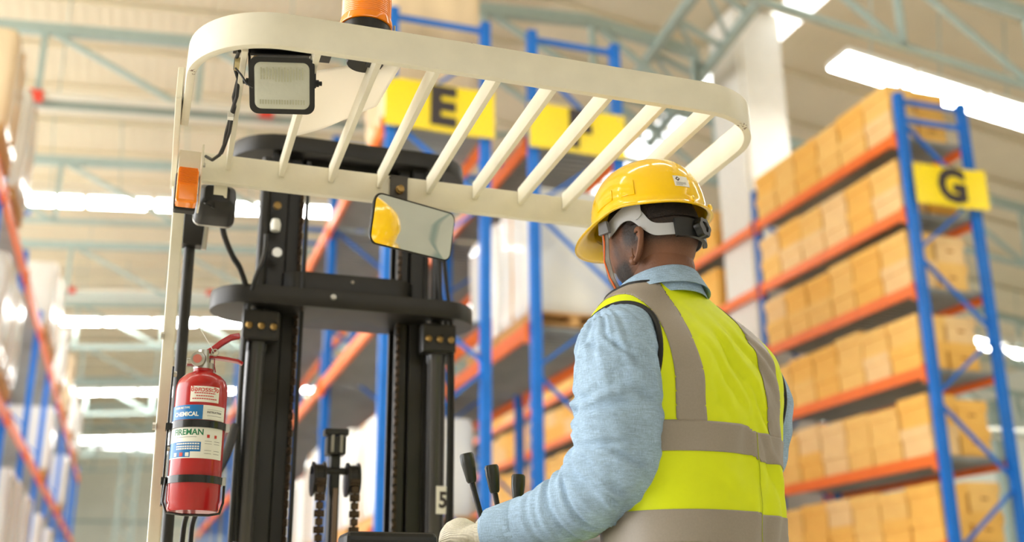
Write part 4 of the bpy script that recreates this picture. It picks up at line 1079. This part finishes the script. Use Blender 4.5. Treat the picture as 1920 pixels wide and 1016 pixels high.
for k in range(16):
    CREASE.append((crng.uniform(.20, .47), math.radians(crng.uniform(-95, 60)), crng.uniform(-.045, .045), crng.uniform(.0055, .010), crng.uniform(.35, .9), crng.uniform(.004, .0085)))
for k in range(6):
    CREASE.append((crng.uniform(.50, .66), math.radians(crng.uniform(-110, 40)), crng.uniform(-.06, .06), crng.uniform(.006, .010), crng.uniform(.4, .9), crng.uniform(.003, .005)))
for k in range(7):
    CREASE.append((crng.uniform(.05, .2), math.radians(crng.uniform(-100, 30)), crng.uniform(-.12, .12), crng.uniform(.006, .010), crng.uniform(.3, .6), crng.uniform(.003, .005)))
NRM = [Vector(v.normal) for v in sh.vertices]
for v, vn in zip(sh.vertices, NRM):
    l, f, z = unL(v.co); dist, s = along(v.co)
    if dist < .105 and l > .1:
        a = math.atan2((v.co-L(.2, 0, z)).dot(FD), (v.co-L(.2, 0, z)).dot(LD))
        el = gs(s-.33, .12)
        d = .0040*noise.noise(Vector((s*22, a*1.1, 2.2)))+.0035*noise.noise(Vector((s*9+a*1.5, a*2.2, 7.7)))
        d += el*.0085*(noise.noise(Vector((s*38+a*1.2, a*.9, 4.4)))+.3*noise.noise(Vector((s*60, a*2, 1.4))))
        d += gs(s-.12, .09)*.005*noise.noise(Vector((s*10, a*7+s*12, 6.0)))
        d += gs(s-.55, .10)*.005*noise.noise(Vector((s*30, a*1.6, 8.0)))
        for s0, a0, k, wd, ln, dp in CREASE:
            da = a-a0
            if abs(da) > 2*ln: continue
            x = (s-s0-k*da)/wd
            if abs(x) < 4: d += dp*math.exp(-(da/ln)**2)*(.55*math.exp(-((x-1.6)/1.1)**2)+.45*math.exp(-((x+1.8)/1.3)**2)-math.exp(-x*x))
        v.co += vn*d
    elif l < -.12: v.co += vn*.005*noise.noise(Vector((z*26, l*10, f*14)))
shirt = link('shirt', sh, denim, person)
# sleeve seams: shoulder yoke stitching and cuff
cuffc = Vector(L(.280, .232, .176)); cd = (armpts[-1]-armpts[-2]).normalized(); cs = cd.cross(Vector((0, 0, 1))).normalized(); cu = cs.cross(cd)
def ringpts(c, r, k=24): return [c+cs*r*math.cos(2*math.pi*i/k)+cu*r*math.sin(2*math.pi*i/k) for i in range(k)]
MB().loft([ringpts(cuffc-cd*.055, .0485), ringpts(cuffc-cd*.052, .0510), ringpts(cuffc-cd*.0, .0465), ringpts(cuffc+cd*.012, .0455), ringpts(cuffc+cd*.012, .042), ringpts(cuffc-cd*.02, .040)], cap=False).build('cuff', denim, shirt, smooth=50)
# collar round the neck
b = MB(); rings = []
NC = L(.012, .038, 0)
for k in range(41):
    a = math.radians(-150+300*k/40); c, s = math.cos(a), math.sin(a)     # 0 is the nape
    dirv = (-FD*c+LD*s*1.0)
    rise = .026*c-.014
    base = L(.008, .034, .622+rise*.7)+dirv*(.094+.004*c); topo = L(.012, .040, .672+rise)+dirv*.0835; fold_ = L(.012, .040, .674+rise)+dirv*.089; out = L(.008, .034, .640+rise*.6)+dirv*.1025
    rings.append([base, topo, (topo+fold_)/2+Vector((0, 0, .003)), fold_, out, out-dirv*.003, fold_-dirv*.003-Vector((0, 0, .004)), base-dirv*.002])
b.loft(rings).build('collar', denim, shirt, smooth=60)
# glove
mb = MB(); hand(mb, .0035); gl = remesh(mb, .0042, 2)
glove = link('glove', gl, glove_m, person); tag(glove, 'off-white knitted work glove')
b = MB(); rr = [(-.028, .0345), (-.02, .0365), (.0, .036), (.02, .0355), (.032, .037)]
gcf = [[wr_+hd*d+hs*(r+.0007*(k % 2))*math.cos(2*math.pi*k/60)+hu*(r*.86+.0007*(k % 2))*math.sin(2*math.pi*k/60) for k in range(60)] for d, r in rr]
b.loft(gcf, cap=False).build('knit_cuff', glove_m, glove, smooth=60)
grip = MB().cyl(wr_+hd*.105-hu*.026-hs*.07, wr_+hd*.105-hu*.026+hs*.07, .013, n=14).build('steering_grip', black_rubber, truck, smooth=40)
MB().cyl(wr_+hd*.105-hu*.03, wr_+hd*.105-hu*.2, .01, n=12).build('steering_grip_post', black_rubber, truck, smooth=40)
# trousers and boots
mb = MB()
mb.loft([[torso(2*math.pi*j/40, z, -.012, False) for j in range(40)] for z in [-.29+.03*i for i in range(6)]])
for s in (1, -1):
    chainloft(mb, [(L(.095*s, 0, -.2), .1), (L(.1*s, .01, -.45), .08), (L(.1*s, 0, -.62), .07), (L(.1*s, -.01, -.87), .06)])
link('trousers', remesh(mb, .012, 3), trouser_m, person)
for s in (1, -1):
    mb = MB(); chainloft(mb, [(L(.1*s, -.02, -.80), .058), (L(.1*s, -.02, -.895), .05)]); chainloft(mb, [(L(.1*s, -.04, -.905), .045, .04), (L(.1*s, .06, -.912), .047, .036), (L(.1*s, .15, -.918), .04, .028)])
    link('boot', remesh(mb, .008, 2), boot_m, person)

# ---- vest
VZ0, VZ1 = .02, .668
def arm_hole(p):
    l, f, z = unL(p)
    if l > 0: return ((f+.012)/.089)**2+((z-.462)/.128)**2-1 if l > .09 else 1
    return ((f-.022)/.095)**2+((z-.43)/.115)**2-1 if l < -.10 else 1
def neck_hole(p):
    l, f, z = unL(p); return (.648-.22*max(0, f-.02))-z
gv, gf = torso_grid(VZ0, VZ1, 150, 220, .006)
gv, gf = cut(gv, gf, arm_hole); gv, gf = cut(gv, gf, neck_hole)
vest = child('safety_vest', gv, gf, vest_m, thick=.0015); vest['label'] = 'fluorescent yellow vest with grey reflective bands'
def stripe(name, g):
    sv, sf = torso_grid(VZ0, VZ1, 150, 260, .0078); sv, sf = cut(sv, sf, arm_hole); sv, sf = cut(sv, sf, neck_hole); sv, sf = cut(sv, sf, g)
    return child(name, sv, sf, refl_m, vest, thick=.0008)
step = lambda l: .010*max(0, min(1, (-l-.02)/.02))
stripe('waist_band', lambda p: (lambda l, f, z: min(z-(.298-step(l)), .3535-step(l)-z))(*unL(p)))
stripe('hem_band', lambda p: (lambda l, f, z: min(z-.138, .195-.3*step(l)-z))(*unL(p)))
stripe('shoulder_band', lambda p: (lambda l, f, z: min(l-.082+.08*max(0, z-.55), .138-l, z-.353))(*unL(p)))
stripe('shoulder_band', lambda p: (lambda l, f, z: min(-l-.085, .145+.0*z+l, z-.343))(*unL(p)))
# black piping along the arm holes and neck
def piping(side):
    pts = []
    for k in range(72):
        t = 2*math.pi*k/72
        if side > 0: f, z = -.012+.089*math.cos(t), .462+.128*math.sin(t)
        else: f, z = .022+.095*math.cos(t), .43+.115*math.sin(t)
        cl, cf, a, b_ = interp(SEC, z); a += .006; b_ += .006
        q = max(0, 1-abs((f-cf)/b_)**2.25)**(1/2.25)
        pts.append(L(cl+side*a*q, f, z))
    pts.append(pts[0]); return pts
for s in (1, -1): MB().tube(piping(s), .0058, 8).build('piping', pipe_m, vest, smooth=60)
pts = []
for k in range(61):
    u = 2*math.pi*k/60; z = .648
    for _ in range(6):
        p = torso(u, z, .006); l, f, zz = unL(p); z = .648-.22*max(0, f-.02)
    pts.append(p)
MB().tube(pts, .0040, 8).build('piping', pipe_m, vest, smooth=60)
# stitch seam up the middle of the back
MB().tube([torso(math.radians(270-7), z, .0082) for z in [.03+.012*i for i in range(27)]], .0007, 5).build('back_seam', mat('seam_yellow', srgb(176, 190, 10), .7), vest)

# ---- hard hat
hat_y = mat('hat_yellow', srgb(255, 207, 10), .16, coat=.5, spec=.5)
def hatpt(th, s, off=0):
    """th: 0 front, growing to the wearer's left; s: 0 at the crown, 1 at the rim"""
    c, sn = math.cos(th), math.sin(th)
    R = 1/math.sqrt((c/(.126 if c > 0 else .129))**2+(sn/.107)**2)
    side = math.exp(-((abs(math.atan2(sn, c))-math.radians(88))/math.radians(30))**2)
    rim = .040+.012*side-.004*math.exp(-((abs(th)-math.pi)/.5)**2)
    a = s*math.pi/2; r = (R+off)*math.sin(a)**.86; U = rim+(.173+off-rim)*max(0, math.cos(a))**.80
    lat = r*sn; fr = r*c
    if s < .9:                                            # raised centre rib and side ribs
        U += .0045*math.exp(-(lat/.020)**4)*(1 if s > .0 else 1)*(1-s)
        U += .002*math.exp(-((abs(lat)-.045)/.008)**2)*(1-s)
    return fr, lat, U
vs = []; fs = []; NU, NS = 96, 30
rowsn = NS+1
for i in range(NS+1):
    for j in range(NU):
        vs.append(HD(*hatpt(2*math.pi*j/NU-math.pi, .002+.998*i/NS)))
# flared brim and visor: two further rings outward, then back under
for d_, dz in ((.004, -.004), (.010, -.008), (.0105, -.011), (.003, -.010), (-.004, -.004)):
    for j in range(NU):
        th = 2*math.pi*j/NU-math.pi; fr, la, U = hatpt(th, 1.0); c, sn = math.cos(th), math.sin(th)
        vis = max(0, math.cos(th*1.25)) if abs(th) < math.radians(72) else 0
        k = vis**.7*(d_/.0105) if d_ > 0 else 0
        if d_ == .003: k = vis**.7*.93
        vs.append(HD(fr+(d_+.040*k)*c, la+(d_+.018*k)*sn, U+dz-.010*k*(1 if d_ > 0 else 0)))
rows_total = NS+1+5
for i in range(rows_total-1):
    for j in range(NU): k = (j+1) % NU; fs.append((i*NU+j, i*NU+k, (i+1)*NU+k, (i+1)*NU+j))
hat = child('hard_hat', vs, fs, hat_y, thick=.0025, offs=-1); hat['label'] = 'glossy yellow hard hat'
# accessory slot block on each side and rear lugs
def hatband(th0, th1, s0, s1, off, nn=10):
    b = MB(); rings = []
    for i in range(nn+1):
        th = math.radians(lerp(th0, th1, i/nn))
        rings.append([HD(*hatpt(th, s0, 0)), HD(*hatpt(th, s0, off)), HD(*hatpt(th, s1, off)), HD(*hatpt(th, s1, 0))])
    return b.loft(rings)
for s in (1, -1):
    hatband(95*s, 112*s, .80, .955, .003).build('slot_block', hat_y, hat, smooth=30, bevel=.0012)
    hatband(58*s, 84*s, .84, .95, .0022).build('slot_rib', hat_y, hat, smooth=30, bevel=.001)
for th in (166, 194):
    p = HD(*hatpt(math.radians(th), 1.0, .006)); MB().lathe([(0, 0), (.007, 0), (.0065, .004), (0, .005)], 12, p, -HFw).build('rim_lug', hat_y, hat, smooth=40)
for k in range(3):
    for q in (-1, 1):
        b = hatband(168+9*k, 172+9*k, .10, .22, .001, 3)
# white maker's sticker low on the back, with a diamond mark and lines of print
def hat_patch(th0, th1, s0, s1, off, m, parent, name, nn=10, ns=6):
    vs = []; fs = []
    for i in range(nn+1):
        for j in range(ns+1): vs.append(HD(*hatpt(math.radians(lerp(th0, th1, i/nn)), lerp(s0, s1, j/ns), off)))
    for i in range(nn):
        for j in range(ns): a = i*(ns+1)+j; fs.append((a, a+1, a+ns+2, a+ns+1))
    return child(name, vs, fs, m, parent)
stk = hat_patch(153, 168.5, .79, .905, .0010, white_plastic, hat, 'sticker'); stk['label'] = 'white printed sticker'
cth, cs_ = 157.2, .83
vs = []
for dth, dss in ((0, -.026), (2.4, 0), (0, .026), (-2.4, 0)): vs.append(HD(*hatpt(math.radians(cth+dth), cs_+dss, .0016)))
child('diamond_mark', vs, [(0, 1, 2, 3)], sign_ink, stk)
vs = []
for dth, dss in ((0, -.012), (1.1, 0), (0, .012), (-1.1, 0)): vs.append(HD(*hatpt(math.radians(cth+dth), cs_+dss, .0019)))
child('diamond_centre', vs, [(0, 1, 2, 3)], white_plastic, stk)
for s_ in (.867, .879, .891): hat_patch(154.5, 161 if s_ > .885 else 165, s_, s_+.0035, .0015, label_ink, stk, 'print_line', 4, 1)
# headband, ratchet and chin strap
strap_g = mat('headband_grey', srgb(176, 178, 182), .35, var=.03)
def bandpt(thd, U, off): 
    th = math.radians(thd); c, s = math.cos(th), math.sin(th); R = 1/math.sqrt((c/.1065)**2+(s/.0845)**2)+off
    return HD(R*c, R*s, U)
def headband(tab, m, name, off=0, th=.0018):
    rings = []
    t0, t1 = tab[0][0], tab[-1][0]; n = 40
    for i in range(n+1):
        a = lerp(t0, t1, i/n); lo, hi = interp(tab, a)
        rings.append([bandpt(a, lo, off), bandpt(a, hi, off), bandpt(a, hi, off+th), bandpt(a, lo, off+th)])
    return MB().loft(rings).build(name, m, hat, smooth=50)
for s in (1, -1):
    tab = [(50, .006, .036), (68, .012, .044), (84, .022, .052), (98, .018, .056), (112, -.006, .038), (124, -.024, .006), (136, -.029, -.003), (160, -.030, -.004)]
    if s > 0: headband(tab, strap_g, 'headband')
    else: headband([(360-a, lo, hi) for a, lo, hi in tab[::-1]], strap_g, 'headband')
headband([(96, .03, .062), (106, .016, .066), (114, .024, .07)], strap_g, 'headband_strap', off=.0022)
headband([(150, -.036, .002), (152, -.037, .003), (178, -.037, .003), (208, -.037, .003), (210, -.036, .002)], black_rubber, 'ratchet_housing', off=.0022, th=.008)
kp = bandpt(179, -.017, .010); kn = (-HFw).normalized()
b = MB(); rings = []
for z, k in ((0, 1), (.012, 1), (.015, .93), (.015, .55), (.012, .5), (.012, .0001)):
    aa = HL; bb_ = HU
    rings.append([kp+kn*z+(aa*math.cos(t)+bb_*math.sin(t))*(.021+.0016*math.cos(6*t))*k for t in [2*math.pi*i/36 for i in range(36)]])
b.loft(rings).build('ratchet_knob', black_rubber, hat, smooth=35)
MB().tube([HD(-.03, .088, .052), HD(-.045, .094, .047), HD(-.055, .092, .05), HD(-.05, .09, .058)], .0012, 6).build('strap_wire', strap_g, hat)
cst = mat('chin_webbing', srgb(120, 112, 104), .7, var=.25, scale=40); orange_c = mat('orange_cord', srgb(226, 104, 40), .6)
pts = [HD(.050, .092, .034), HD(.054, .088, .0), HD(.060, .086, -.04), HD(.062, .076, -.082), HD(.055, .060, -.118), HD(.045, .03, -.138), HD(.04, 0, -.143)]
b = MB(); rings = []
for i, p in enumerate(pts):
    d = (pts[min(i+1, len(pts)-1)]-pts[max(i-1, 0)]).normalized(); sx = HFw.cross(d).cross(d).normalized()*.0075; nn = d.cross(sx).normalized()*.0008
    rings.append([p-sx-nn, p+sx-nn, p+sx+nn, p-sx+nn])
b.loft(rings).build('chin_strap', cst, hat)
MB().tube([HD(.054, .093, .02), HD(.058, .089, -.01), HD(.066, .086, -.045), HD(.064, .078, -.078), HD(.058, .066, -.112)], .0018, 6).build('chin_cord', orange_c, hat, smooth=60)
p = HD(.050, .093, .022); b = MB()
b.loft([[p+HL*o+HFw*a+HU*c for a, c in ((-.013, -.014), (.013, -.012), (.010, .014), (-.010, .014))] for o in (-.003, .006)])
b.build('strap_clip', mat('clip_grey', srgb(112, 112, 116), .4), hat, bevel=.0015)
